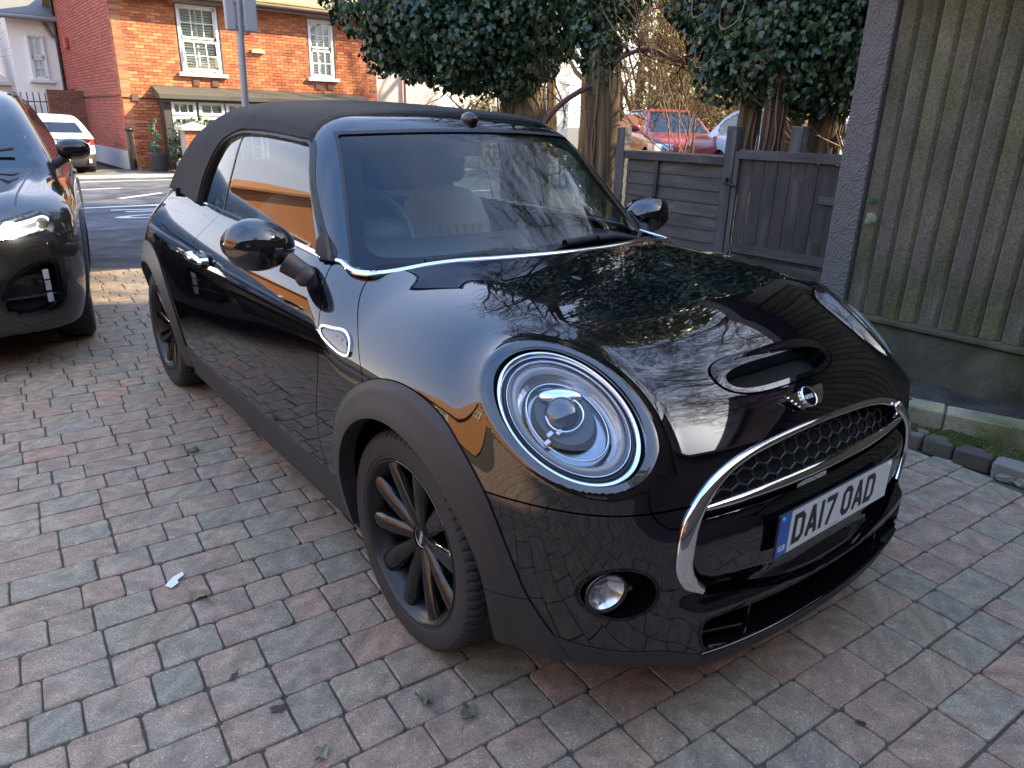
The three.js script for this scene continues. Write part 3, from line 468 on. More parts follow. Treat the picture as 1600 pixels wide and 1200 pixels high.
  for (const s of [1, -1]) mesh('strip_joint', new THREE.TorusGeometry(0.0118, 0.0016, 6, 20).rotateY(0.9 * s).translate(-0.412, 0.9445, s * 0.652), M.seal, C);
  // cowl tray between bonnet and glass
  { const P = [], I = []; for (let k = 0; k <= 24; k++) { const z = lerp(-0.66, 0.66, k / 24), x1 = cowlX(z) - 0.01, y0 = 0.90, x0 = screenX(y0, Math.abs(z)) - 0.05; P.push(x0 - 0.05, y0 + 0.0, z, x1, onBody(x1 + 0.02, z) - 0.022, z); if (k < 24) { const a = 2 * k; I.push(a, a + 1, a + 2, a + 1, a + 3, a + 2); } }
    const g = new THREE.BufferGeometry(); g.setAttribute('position', new THREE.Float32BufferAttribute(P, 3)); g.setIndex(I); g.computeVertexNormals(); mesh('cowl_tray', boxUV(g), std(0.012, 0.6, { side: THREE.DoubleSide }), C); }
  // wipers
  const onScreen = (z, y, o = 0.022) => [screenX(y, Math.abs(z)) + o, y + o * 0.6, z];
  for (const [pz, py, tz, ty] of [[-0.10, 0.925, 0.46, 0.945], [-0.56, 0.925, -0.05, 0.975]]) {
    const w = new THREE.Group(); w.name = 'wiper'; C.add(w);
    const A = onScreen(pz, py, 0.03), B = onScreen(tz, ty, 0.018), mid = [0, 1, 2].map((k) => lerp(A[k], B[k], 0.5)); mid[0] = screenX(mid[1], Math.abs(mid[2])) + 0.03; mid[1] += 0.022;
    mesh('arm', [tube([A, mid, [0, 1, 2].map((k) => lerp(mid[k], B[k], 0.35))], 0.011, 12, 8), new THREE.CylinderGeometry(0.016, 0.018, 0.03, 14).translate(A[0], A[1], A[2])], M.softPlastic, w);
    const bl = []; for (let k = 0; k <= 10; k++) { const z = lerp(lerp(pz, tz, 0.08), tz, k / 10), y = lerp(py + 0.012, ty, k / 10) + 0.018 * Math.sin(Math.PI * k / 10); bl.push(onScreen(z, y, 0.014)); }
    mesh('blade', [tube(bl, 0.013, 24, 8)], M.softPlastic, w); mesh('rubber_edge', tube(bl.map(([a, b2, c]) => [a - 0.012, b2 - 0.008, c]), 0.004, 24, 5), M.rubber, w);
  }
  // aerial on the header
  mesh('aerial_base', new THREE.SphereGeometry(1, 20, 12).scale(0.045, 0.028, 0.026).translate(-0.87, 1.372, 0.0), M.gloss, C);
  mesh('aerial_mast', bar([-0.88, 1.385, 0], [-1.02, 1.46, 0], 0.004, 0.0025), M.softPlastic, C);
  // door mirrors
  for (const s of [1, -1]) {
    const m = new THREE.Group(); m.name = 'wing_mirror'; C.add(m);
    const g = new THREE.SphereGeometry(1, 48, 32), p = g.attributes.position;
    for (let k = 0; k < p.count; k++) { let x = p.getX(k), y = p.getY(k), z = p.getZ(k); const b = x < 0 ? 0.55 : 1; p.setXYZ(k, x * 0.085 * b, y * (0.078 + 0.010 * z) , z * 0.112); }
    g.computeVertexNormals(); g.rotateX(-0.10); g.rotateY(0.18); g.translate(-0.735, 0.998, 0.865);
    mesh('mirror_cap', s < 0 ? flipZ(g) : g, M.paint, m);
    const gl = new THREE.CircleGeometry(1, 36).scale(0.098, 0.066, 1).rotateY(-Math.PI / 2).translate(-0.786, 0.998, 0.868); mesh('mirror_glass', s < 0 ? flipZ(gl) : gl, M.chrome, m);
    const st = [bar([-0.70, 0.945, 0.80], [-0.655, 0.905, 0.752], 0.036, 0.030, 18), new THREE.SphereGeometry(0.037, 20, 14).translate(-0.653, 0.903, 0.755)];
    for (const q of st) mesh('stalk', s < 0 ? flipZ(q) : q, M.plastic, m);
    const sail = new THREE.Shape([[-0.70, 0.962], [-0.712, 1.0], [-0.692, 1.03], [-0.66, 1.022], [-0.62, 0.985], [-0.60, 0.958]].map(([a, b]) => new THREE.Vector2(a, b)));
    const sg = new THREE.ExtrudeGeometry(sail, { depth: 0.012, bevelEnabled: false }); const q = sg.attributes.position; for (let k = 0; k < q.count; k++) { const y = q.getY(k); q.setZ(k, q.getZ(k) + 0.697 - 0.30 * (y - 0.95)); }
    sg.computeVertexNormals(); mesh('sail_panel', s < 0 ? flipZ(sg) : sg, M.softPlastic, m);
  }
  // headlamps
  const lm = new THREE.Matrix4().makeBasis(new THREE.Vector3(...LAMP.L), new THREE.Vector3(...LAMP.B), new THREE.Vector3(...LAMP.n)).setPosition(...LAMP.c);
  const ringOf = (prof, n = 96) => { // profile of [radius 0..1 of the lamp outline, height]
    const P = [], I = [], K = prof.length; for (let k = 0; k <= n; k++) { const A = k / n * Math.PI * 2, c = Math.cos(A), s = Math.sin(A); for (const [r, h] of prof) { P.push(c * LAMP.a * r, s * LAMP.b * r, h); } }
    for (let k = 0; k < n; k++) for (let q = 0; q < K - 1; q++) { const a = k * K + q, b = a + K; I.push(a, b, a + 1, b, b + 1, a + 1); }
    let g = new THREE.BufferGeometry(); g.setAttribute('position', new THREE.Float32BufferAttribute(P, 3)); g.setIndex(I); g = mergeVertices(g, 1e-6); g.computeVertexNormals(); return boxUV(g).applyMatrix4(lm);
  };
  const facet = (g) => { const r = g.toNonIndexed(); r.computeVertexNormals(); return r; };
  const roundBand = (r0, r1, h, base, n = 8) => Array.from({ length: n + 1 }, (_, k) => { const t = k / n; return [lerp(r1, r0, t), base + h * Math.sin(Math.PI * t)]; });
  for (const s of [1, -1]) {
    const h = new THREE.Group(); h.name = 'headlight'; C.add(h);
    const Z = (g) => (s < 0 ? flipZ(g) : g), add = (n, g, m) => mesh(n, (Array.isArray(g) ? g : [g]).map((q) => Z(clean(q))), m, h);
    add('chrome_ring', ringOf([[0.995, -0.03], ...roundBand(0.865, 0.992, 0.010, 0.001), [0.862, -0.01]]), M.chrome);
    add('black_ring', ringOf([[0.862, 0.0], ...roundBand(0.82, 0.86, 0.004, 0.0, 5), [0.815, -0.04]]), M.gloss);
    add('inner_chrome_ring', ringOf(roundBand(0.795, 0.822, 0.006, 0.002, 6)), M.chrome);
    const dome = []; for (let k = 0; k <= 16; k++) { const t = k / 16; dome.push([0.81 * (1 - t) + 0.0005, 0.002 + 0.046 * Math.sqrt(1 - (1 - t) ** 2.2)]); }
    add('lens', ringOf(dome), M.clear);
    add('reflector', facet(ringOf([[0.80, -0.004], [0.76, -0.012], [0.72, -0.022], [0.66, -0.03], [0.60, -0.035], [0.56, -0.045], [0.0005, -0.055]], 40)), std([0.34, 0.345, 0.35], 0.2, { metalness: 0.9 }));
    add('lens_flute', Array.from({ length: 5 }, (_, k) => ringOf([[0.50 + 0.055 * k, 0.030 - 0.006 * k], [0.503 + 0.055 * k, 0.0312 - 0.006 * k], [0.506 + 0.055 * k, 0.030 - 0.006 * k]], 72)), M.clear);
    add('daylight_ring', ringOf(roundBand(0.66, 0.775, 0.010, -0.008)), phys([0.45, 0.46, 0.46], 0.2, { transmission: 0.45 }));
    add('step_ring', ringOf([...roundBand(0.52, 0.57, 0.012, -0.03, 6)]), M.chrome);
    const off = new THREE.Matrix4().makeTranslation(-0.012, 0.004, 0), L2 = lm.clone().multiply(off);
    add('projector_housing', new THREE.CylinderGeometry(0.066, 0.074, 0.02, 48).rotateX(Math.PI / 2).scale(1.12, 0.86, 1).translate(0, 0, -0.03).applyMatrix4(L2), std(0.06, 0.3, { metalness: 0.6 }));
    add('projector_ring', [new THREE.TorusGeometry(0.041, 0.0022, 10, 48).translate(0.0, 0.0, -0.008).applyMatrix4(L2), new THREE.CylinderGeometry(0.037, 0.04, 0.03, 40, 1, true).rotateX(Math.PI / 2).translate(-0.008, 0, -0.018).applyMatrix4(L2)], M.chrome);
    add('projector_lens', new THREE.SphereGeometry(0.039, 36, 16, 0, Math.PI * 2, 0, Math.PI / 2).rotateX(Math.PI / 2).scale(1, 1, 0.6).translate(-0.008, 0, -0.012).applyMatrix4(L2), phys([0.02, 0.022, 0.026], 0.02, { clearcoat: 1, ior: 1.7 }));
    add('projector_cowl', new THREE.SphereGeometry(1, 32, 18).scale(0.020, 0.050, 0.014).rotateZ(-0.75).translate(-0.040, 0.026, -0.014).applyMatrix4(L2), M.silver);
    add('bulb_strip', [-1, 0, 1].map((k) => new RoundedBoxGeometry(0.012, 0.016, 0.01, 2, 0.003).translate(0.012 + 0.010 * Math.abs(k), -0.055 + 0.0 * k + k * 0.018, -0.012).applyMatrix4(L2)), M.satin);
  }
  // wheels
  const tyreG = (() => {
    const prof = [[0.222, -0.088], [0.236, -0.097], [0.262, -0.102], [0.285, -0.100], [0.297, -0.092], [0.304, -0.078], [0.307, -0.05], [0.308, 0], [0.307, 0.05], [0.304, 0.078], [0.297, 0.092], [0.285, 0.100], [0.262, 0.102], [0.240, 0.099], [0.238, 0.0965], [0.234, 0.0975], [0.222, 0.088]];
    const c = new THREE.CatmullRomCurve3(prof.map(([r, z]) => new THREE.Vector3(r, z, 0)), false, 'centripetal'), K = 80, n = 432, P = [], I = [];
    for (let k = 0; k <= n; k++) { const A = k / n * Math.PI * 2; for (let q = 0; q <= K; q++) { const p = c.getPoint(q / K); let r = p.x, z = p.y; const tread = ss(0.292, 0.299, r); for (const gz of [-0.052, -0.018, 0.018, 0.052]) if (Math.abs(z - gz) < 0.0042) r -= 0.006 * tread;
        const ph = ((k / n * 72 + Math.abs(z) * 5) % 1 + 1) % 1; if (ph < 0.2 && Math.abs(z) > 0.055) r -= 0.008 * ss(0.286, 0.296, p.x); P.push(r * Math.cos(A), r * Math.sin(A), z); } }
    for (let k = 0; k < n; k++) for (let q = 0; q < K; q++) { const a = k * (K + 1) + q, b = a + K + 1; I.push(a, b, a + 1, b, b + 1, a + 1); }
    const g = new THREE.BufferGeometry(); g.setAttribute('position', new THREE.Float32BufferAttribute(P, 3)); g.setIndex(I); g.computeVertexNormals(); return boxUV(g);
  })();
  const lathe = (pts, n = 64) => new THREE.LatheGeometry(pts.map(([r, z]) => new THREE.Vector2(r, z)), n).rotateX(Math.PI / 2);
  const rimG = lathe([[0.20, -0.09], [0.222, -0.092], [0.226, -0.085], [0.21, -0.07], [0.195, -0.03], [0.195, 0.03], [0.205, 0.06], [0.212, 0.078], [0.2225, 0.088], [0.2285, 0.094], [0.2265, 0.0975], [0.2215, 0.0955], [0.2185, 0.088], [0.2135, 0.080], [0.207, 0.070], [0.199, 0.055], [0.192, 0.03], [0.19, -0.06]]);
  const spokeG = (() => { // one spoke along +x, lofted
    const st = [[0.030, 0.019, 0.060, 0.024], [0.060, 0.022, 0.066, 0.022], [0.100, 0.026, 0.074, 0.020], [0.140, 0.0295, 0.080, 0.019], [0.180, 0.0315, 0.085, 0.018], [0.205, 0.0305, 0.087, 0.016], [0.219, 0.028, 0.086, 0.013]], K = 14, P = [], I = [];
    for (const [x, w, z, t] of st) for (let q = 0; q < K; q++) { const A = q / K * Math.PI * 2, c = Math.cos(A), s = Math.sin(A); P.push(x, w * Math.sign(c) * Math.abs(c) ** 0.7, z + t * (s > 0 ? Math.abs(s) ** 0.7 * (1 - 0.35 * c * c) : -1.6 * Math.abs(s) ** 0.6) - t); }
    for (let k = 0; k < st.length - 1; k++) for (let q = 0; q < K; q++) { const a = k * K + q, b = k * K + (q + 1) % K; I.push(a, b, a + K, b, b + K, a + K); }
    const n = P.length / 3, e = st[st.length - 1]; P.push(e[0] + 0.004, 0, e[2] - e[3]); for (let q = 0; q < K; q++) I.push(n - K + q, n - K + (q + 1) % K, n);
    const g = new THREE.BufferGeometry(); g.setAttribute('position', new THREE.Float32BufferAttribute(P, 3)); g.setIndex(I); return boxUV(toCreasedNormals(g, 0.9));
  })();
  const hubG = lathe([[0.001, 0.052], [0.028, 0.052], [0.034, 0.048], [0.040, 0.052], [0.048, 0.046], [0.055, 0.03], [0.06, 0.0]]);
  const capT = canvasTex(128, 128, (x) => { x.fillStyle = '#0a0a0b'; x.fillRect(0, 0, 128, 128); x.fillStyle = '#c8c8c8'; x.font = 'bold 40px sans-serif'; x.textAlign = 'center'; x.fillText('MINI', 64, 78); });
  const capM = new THREE.MeshStandardMaterial({ map: capT, roughness: 0.25 });
  const discG = [new THREE.CylinderGeometry(0.147, 0.147, 0.022, 48).rotateX(Math.PI / 2), new THREE.CylinderGeometry(0.075, 0.08, 0.06, 32).rotateX(Math.PI / 2).translate(0, 0, 0.02)];
  const wheelG = () => {
    const w = new THREE.Group(); w.name = 'wheel';
    mesh('tyre', tyreG, M.rubber, w); mesh('rim', rimG, std(0.006, 0.4, { side: THREE.DoubleSide }), w);
    mesh('rim_lip', new THREE.TorusGeometry(0.2268, 0.0032, 8, 96).translate(0, 0, 0.0955), M.gloss, w);
    for (let k = 0; k < 10; k++) { const sp = mesh('spoke', spokeG, M.rimPaint, w); sp.rotation.z = k * Math.PI / 5 + 0.16; }
    mesh('hub', hubG, M.rimPaint, w); mesh('hub_cap', new THREE.CircleGeometry(0.027, 32).translate(0, 0, 0.0535), capM, w).rotation.z = 1.3; mesh('cap_ring', new THREE.TorusGeometry(0.028, 0.0016, 8, 40).translate(0, 0, 0.0535), M.satin, w);
    for (let k = 0; k < 5; k++) mesh('wheel_bolt', new THREE.CylinderGeometry(0.009, 0.010, 0.022, 8).rotateX(Math.PI / 2).translate(0.047 * Math.cos(k * 1.2566 + 0.5), 0.047 * Math.sin(k * 1.2566 + 0.5), 0.042), M.satin, w);
    mesh('brake_disc', discG, std([0.08, 0.075, 0.07], 0.45, { metalness: 0.8 }), w).position.z = -0.02;
    mesh('brake_caliper', box(0.07, 0.15, 0.07, -0.12, 0.02, 0, 0.02), std(0.03, 0.5), w);
    return w;
  };
  const w0 = wheelG(), zc = 0.702;
  [[0, 1], [-2.495, 1], [0, -1], [-2.495, -1]].forEach(([x, s], k) => { const w = k ? w0.clone() : w0; w.position.set(x, 0.308, s * zc); w.rotation.y = s < 0 ? Math.PI : 0; if (k) w.rotation.z = 0.3 * k; C.add(w); });
  // inside
  mesh('dashboard', [new RoundedBoxGeometry(0.42, 0.16, 1.26, 4, 0.06).translate(-0.72, 0.875, 0), new THREE.SphereGeometry(0.11, 24, 16).scale(0.7, 0.6, 1).translate(-0.93, 0.96, 0.34)], std([0.05, 0.05, 0.052], 0.6), C);
  const sw = new THREE.Group(); sw.name = 'steering_wheel'; C.add(sw); sw.position.set(-1.03, 0.95, 0.34); sw.rotation.set(0, -Math.PI / 2, 0); const tilt = new THREE.Group(); 
  { const rot = (g) => g.rotateX(0.42); mesh('wheel_rim', rot(new THREE.TorusGeometry(0.175, 0.017, 12, 48)), std(0.13, 0.4), sw); mesh('wheel_centre', [rot(new THREE.SphereGeometry(0.07, 20, 14).scale(1.1, 0.9, 0.5)), ...[0, 1, 2].map((k) => rot(bar([0, 0, 0], [0.17 * Math.cos(k * 1.5708 + 3.14), 0.17 * Math.sin(k * 1.5708 + 3.14), 0], 0.016)))], std(0.11, 0.4), sw); }
  for (const s of [1, -1]) {
    const st = new THREE.Group(); st.name = 'seat'; C.add(st);
    const loft = (rows, K = 20) => { const P = [], I = []; for (const [x, y, w, t] of rows) for (let q = 0; q < K; q++) { const A = q / K * Math.PI * 2, c = Math.cos(A), n = Math.sin(A); P.push(x + t * Math.sign(n) * Math.abs(n) ** 0.7 - 0.3 * t * Math.cos(2 * A) * (n > 0 ? 1 : 0), y, s * 0.35 + w * Math.sign(c) * Math.abs(c) ** 0.6); } for (let k = 0; k < rows.length - 1; k++) for (let q = 0; q < K; q++) { const a = k * K + q, b = k * K + (q + 1) % K; I.push(a, a + K, b, b, a + K, b + K); } const n = P.length / 3, e = rows[rows.length - 1]; P.push(e[0], e[1] + 0.015, s * 0.35); for (let q = 0; q < K; q++) I.push(n - K + q, n, n - K + (q + 1) % K); const g = new THREE.BufferGeometry(); g.setAttribute('position', new THREE.Float32BufferAttribute(P, 3)); g.setIndex(I); g.computeVertexNormals(); return boxUV(g); };
    mesh('backrest', loft([[-1.42, 0.50, 0.22, 0.06], [-1.45, 0.60, 0.25, 0.07], [-1.50, 0.75, 0.255, 0.07], [-1.55, 0.90, 0.245, 0.065], [-1.585, 1.0, 0.215, 0.055], [-1.60, 1.05, 0.15, 0.045], [-1.605, 1.065, 0.08, 0.03]]), M.leather, st);
    mesh('flute', Array.from({ length: 7 }, (_, k) => bar([-1.365, 0.55, s * 0.35 + (k - 3) * 0.045], [-1.462, 0.90, s * 0.35 + (k - 3) * 0.045], 0.020)), M.leather, st);
    mesh('cushion', new RoundedBoxGeometry(0.5, 0.16, 0.5, 4, 0.06).translate(-1.2, 0.46, s * 0.35), M.leather, st);
    mesh('head_rest', [new RoundedBoxGeometry(0.09, 0.17, 0.26, 4, 0.04).translate(-1.62, 1.17, s * 0.35), bar([-1.6, 1.03, s * 0.35 - 0.06], [-1.615, 1.12, s * 0.35 - 0.06], 0.006), bar([-1.6, 1.03, s * 0.35 + 0.06], [-1.615, 1.12, s * 0.35 + 0.06], 0.006)], std(0.05, 0.6), st);
  }
  mesh('rear_bench', [new RoundedBoxGeometry(0.14, 0.5, 1.1, 4, 0.05).rotateZ(0.2).translate(-2.15, 0.75, 0)], M.leather, C);
  mesh('cabin_floor', [box(2.0, 0.02, 1.3, -1.4, 0.36, 0), box(0.02, 0.75, 1.36, -2.4, 0.65, 0), box(0.5, 0.02, 1.3, -2.2, 0.96, 0)], M.lining, C);
  mesh('interior_mirror', [new RoundedBoxGeometry(0.03, 0.06, 0.2, 3, 0.012).rotateY(0.2).translate(-0.92, 1.27, 0)], M.softPlastic, C);
}
// ---------------------------------------------------------------- ground: driveway of blocks, pavements, road
const asphaltT = tex(512, 512, (u, v) => { const a = 0.30 + 0.25 * tn(u, v, 6) + 0.22 * (rnd() - 0.5) + (rnd() > 0.985 ? 0.2 : 0); return [a, a, a * 1.02]; }, { srgb: true });
const roughT = tex(512, 512, (u, v) => 0.5 + 0.5 * tn(u, v, 40, 3) + 0.25 * (rnd() - 0.5));
const road = std(1, 0.85, { map: asphaltT, bumpMap: roughT, bumpScale: 0.004 });
const sheet = (x0, x1, z0, z1, y, s = 0.5) => boxUV(new THREE.PlaneGeometry(x1 - x0, z1 - z0).rotateX(-Math.PI / 2).translate((x0 + x1) / 2, y, (z0 + z1) / 2), s);
struct('ground', sheet(-300, 200, -300, 300, -0.12, 0.3), std([0.075, 0.07, 0.05], 0.95, { bumpMap: roughT, bumpScale: 0.01 }));
struct('road', sheet(-17.4, -8.75, -80, 80, -0.035), std([0.85, 0.88, 0.95], 0.8, { map: asphaltT, bumpMap: roughT, bumpScale: 0.003 }));
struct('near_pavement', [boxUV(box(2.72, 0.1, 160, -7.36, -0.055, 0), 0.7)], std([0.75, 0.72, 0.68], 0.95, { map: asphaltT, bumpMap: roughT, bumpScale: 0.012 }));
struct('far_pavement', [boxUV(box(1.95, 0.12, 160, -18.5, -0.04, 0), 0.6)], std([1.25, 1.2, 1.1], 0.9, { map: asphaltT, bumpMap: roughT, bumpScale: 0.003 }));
struct('far_kerb', [boxUV(box(0.13, 0.13, 160, -17.46, -0.045, 0), 0.6)], std([0.42, 0.41, 0.38], 0.9));
{ // markings on the carriageway
  const white = std([0.6, 0.61, 0.62], 0.8, { bumpMap: roughT, bumpScale: 0.002 });
  const line = (x0, z0, x1, z1, w) => { const L = Math.hypot(x1 - x0, z1 - z0); return sheet(-w / 2, w / 2, -L / 2, L / 2, 0).rotateY(Math.atan2(x1 - x0, z1 - z0)).translate((x0 + x1) / 2, -0.031, (z0 + z1) / 2); };
  const marks = struct('road_marking', line(-14.4, 1.5, -14.75, -1.3, 0.10), white);
  const add = (g) => mesh('painted_line', g, white, marks);
  add(line(-12.75, -0.9, -13.5, -1.75, 0.14)); add(line(-11.45, 2.5, -11.5, -1.4, 0.12)); add(line(-11.05, -0.45, -10.85, -1.6, 0.10)); add(line(-10.75, -0.6, -10.65, -1.6, 0.10));
  add(new THREE.RingGeometry(0.30, 0.42, 32).rotateX(-Math.PI / 2).scale(0.5, 1, 1.6).translate(-10.1, -0.031, -1.0)); add(line(-16.3, 2, -16.55, -3, 0.09)); add(line(-14.8, -4, -15.2, -9, 0.1)); add(line(-11.6, -4, -11.6, -8, 0.12));
}
// the blocks
const drive = struct('driveway', sheet(-6.02, 4, -1.74, 8, -0.0085, 1), std([0.075, 0.066, 0.052], 0.95, { bumpMap: roughT, bumpScale: 0.006 }));
{
  const blockT = (base, mixc, amt, s) => tex(256, 256, (u, v) => { const m = clamp(0.5 + amt * tn(u, v, 2.2, s) * 3); const g = 0.82 + 0.36 * rnd(), w = rnd() > 0.9945 ? 0.3 : 0, d = 1 + 0.35 * tn(u, v, 12, s + 5); return [0, 1, 2].map((k) => lerp(base[k], mixc[k], m) * g * d + w); }, { srgb: true });
  const bumpT = tex(256, 256, (u, v) => 0.5 + 0.6 * tn(u, v, 30, 9) + 0.3 * (rnd() - 0.5));
  const grey = [0.46, 0.445, 0.425], blue = [0.425, 0.42, 0.415], plum = [0.485, 0.43, 0.41], red = [0.515, 0.435, 0.405], buff = [0.485, 0.455, 0.42];
  const mats = [[grey, buff], [grey, plum], [plum, grey], [blue, grey], [red, plum], [plum, buff]].map(([a, b], k) => std([1.34, 1.18, 0.89], 0.82, { map: blockT(a, b, 1.0, 11 * k + 2), bumpMap: bumpT, bumpScale: 0.0012 }));
  const pick = [0, 0, 1, 1, 1, 2, 2, 3, 3, 4, 5, 5];
  // block with a worn, chamfered top and an uneven outline; 12 cm wide cells
  const blockG = (L, Wd, v) => {
    const r = (s) => (rnd() - 0.5) * s, out = [], P = [], I = [], hx = Wd / 2, hz = L / 2;
    for (const [a, b, n] of [[-1, -1, 0], [1, -1, 1], [1, 1, 2], [-1, 1, 3]]) { const c = 0.006 + 0.005 * rnd(); const e = n % 2 ? [[0, -c * b, 0], [-c * a, 0, 0]] : [[-c * a, 0, 0], [0, -c * b, 0]]; for (const q of n === 0 ? [[0, c], [c, 0]] : n === 1 ? [[-c, 0], [0, c]] : n === 2 ? [[0, -c], [-c, 0]] : [[c, 0], [0, -c]]) out.push([a * hx + q[0] + r(0.003), b * hz + q[1] + r(0.003)]); if (n === 1 || n === 2) {} if (rnd() > 0.5 && n % 2 === 0) {} }
    // extra points along the long edges, for a wavy edge
    const o2 = []; out.forEach((p, k) => { o2.push(p); const q = out[(k + 1) % out.length]; if (Math.hypot(p[0] - q[0], p[1] - q[1]) > 0.07) o2.push([(p[0] + q[0]) / 2 + r(0.004), (p[1] + q[1]) / 2 + r(0.004)]); });
    const n = o2.length, ring = (f, y) => { const at = P.length / 3; for (const [x, z] of o2) { const l = Math.hypot(x, z); P.push(x - x / l * f, y, z - z / l * f); } return at; };
    const t = ring(0.005, 0), c = ring(0.002, -0.0013), e = ring(0.0, -0.0055), b = ring(0, -0.03);
    P.push(0, 0.0006 + r(0.001), 0); const m = P.length / 3 - 1;
    for (let k = 0; k < n; k++) { const j = (k + 1) % n; I.push(m, t + j, t + k); for (const [u, w] of [[t, c], [c, e], [e, b]]) I.push(u + k, u + j, w + k, u + j, w + j, w + k); }
    let g = new THREE.BufferGeometry(); g.setAttribute('position', new THREE.Float32BufferAttribute(P, 3)); g.setIndex(I); g.computeVertexNormals();
    const uv = []; const ox = rnd(), oz = rnd(); for (let k = 0; k < P.length; k += 3) uv.push(ox + P[k] * 1.7, oz + (P[k + 2] + 0.5 * P[k + 1]) * 1.7); g.setAttribute('uv', new THREE.Float32BufferAttribute(uv, 2)); return g;
  };
  const W = 0.1305, lens = [0.112, 0.155, 0.195, 0.23], geos = lens.map((L) => Array.from({ length: 6 }, (_, v) => blockG(L - 0.0034, W - 0.0034, v)));
  const cells = [], turn = -0.068, ct = Math.cos(turn), st = Math.sin(turn);
  for (let row = -50; row < 22; row++) {
    const x = row * W + 0.02; let z = -4 - rnd() * 0.2;
    while (z < 7) {
      const q = Math.floor(rnd() * 4), L = lens[q === 3 && rnd() > 0.5 ? 1 : q], qi = lens.indexOf(L), zc = z + L / 2; z += L;
      const X = x * ct + zc * st, Z = -x * st * 1 + zc * ct; const v = Math.floor(rnd() * 6), m = mats[pick[Math.floor(rnd() * pick.length)]], wob = [rr(-0.0016, 0.0012), rr(-0.008, 0.008), rr(-0.010, 0.010)], flip = rnd() > 0.5;
      if (X < -6.0 || X > 2.2 || Z < -1.70 || Z > 4.2) continue;
      cells.push({ X, Z, qi, v, m, wob, flip });
    }
  }
  const vp = new THREE.Matrix4().multiplyMatrices(camera.projectionMatrix, camera.matrixWorldInverse.copy(camera.matrixWorld).invert()), p = new THREE.Vector3();
  for (const c of cells) {
    p.set(c.X, 0, c.Z); const d = p.distanceTo(camera.position); p.applyMatrix4(vp);
    const seen = Math.abs(p.x) < 1.04 && Math.abs(p.y) < 1.06 && p.z < 1, under = c.X > -2.95 && c.X < 0.5 && Math.abs(c.Z) < 0.72;
    c.size = seen && !under ? lens[c.qi] / d ** 3 : 0; c.g = geos[c.qi][c.v];
    c.mat = new THREE.Matrix4().compose(new THREE.Vector3(c.X, c.wob[0], c.Z), new THREE.Quaternion().setFromEuler(new THREE.Euler(c.wob[1], -turn * -1 + (c.flip ? Math.PI : 0), c.wob[2])), new THREE.Vector3(1, 1, 1));
  }
  cells.sort((a, b) => b.size - a.size);
  cells.slice(0, 300).forEach((c) => { const o = mesh('paver', c.g, c.m, drive); c.mat.decompose(o.position, o.quaternion, o.scale); });
  const byMat = new Map(); for (const c of cells.slice(300)) { if (!byMat.has(c.m)) byMat.set(c.m, []); byMat.get(c.m).push(clean(c.g.clone()).applyMatrix4(c.mat)); }
  for (const [m, gs] of byMat) { const o = mesh('paver', mergeGeometries(gs), m, drive); o.name = 'farther_pavers'; o.userData.kind = 'stuff'; }
}
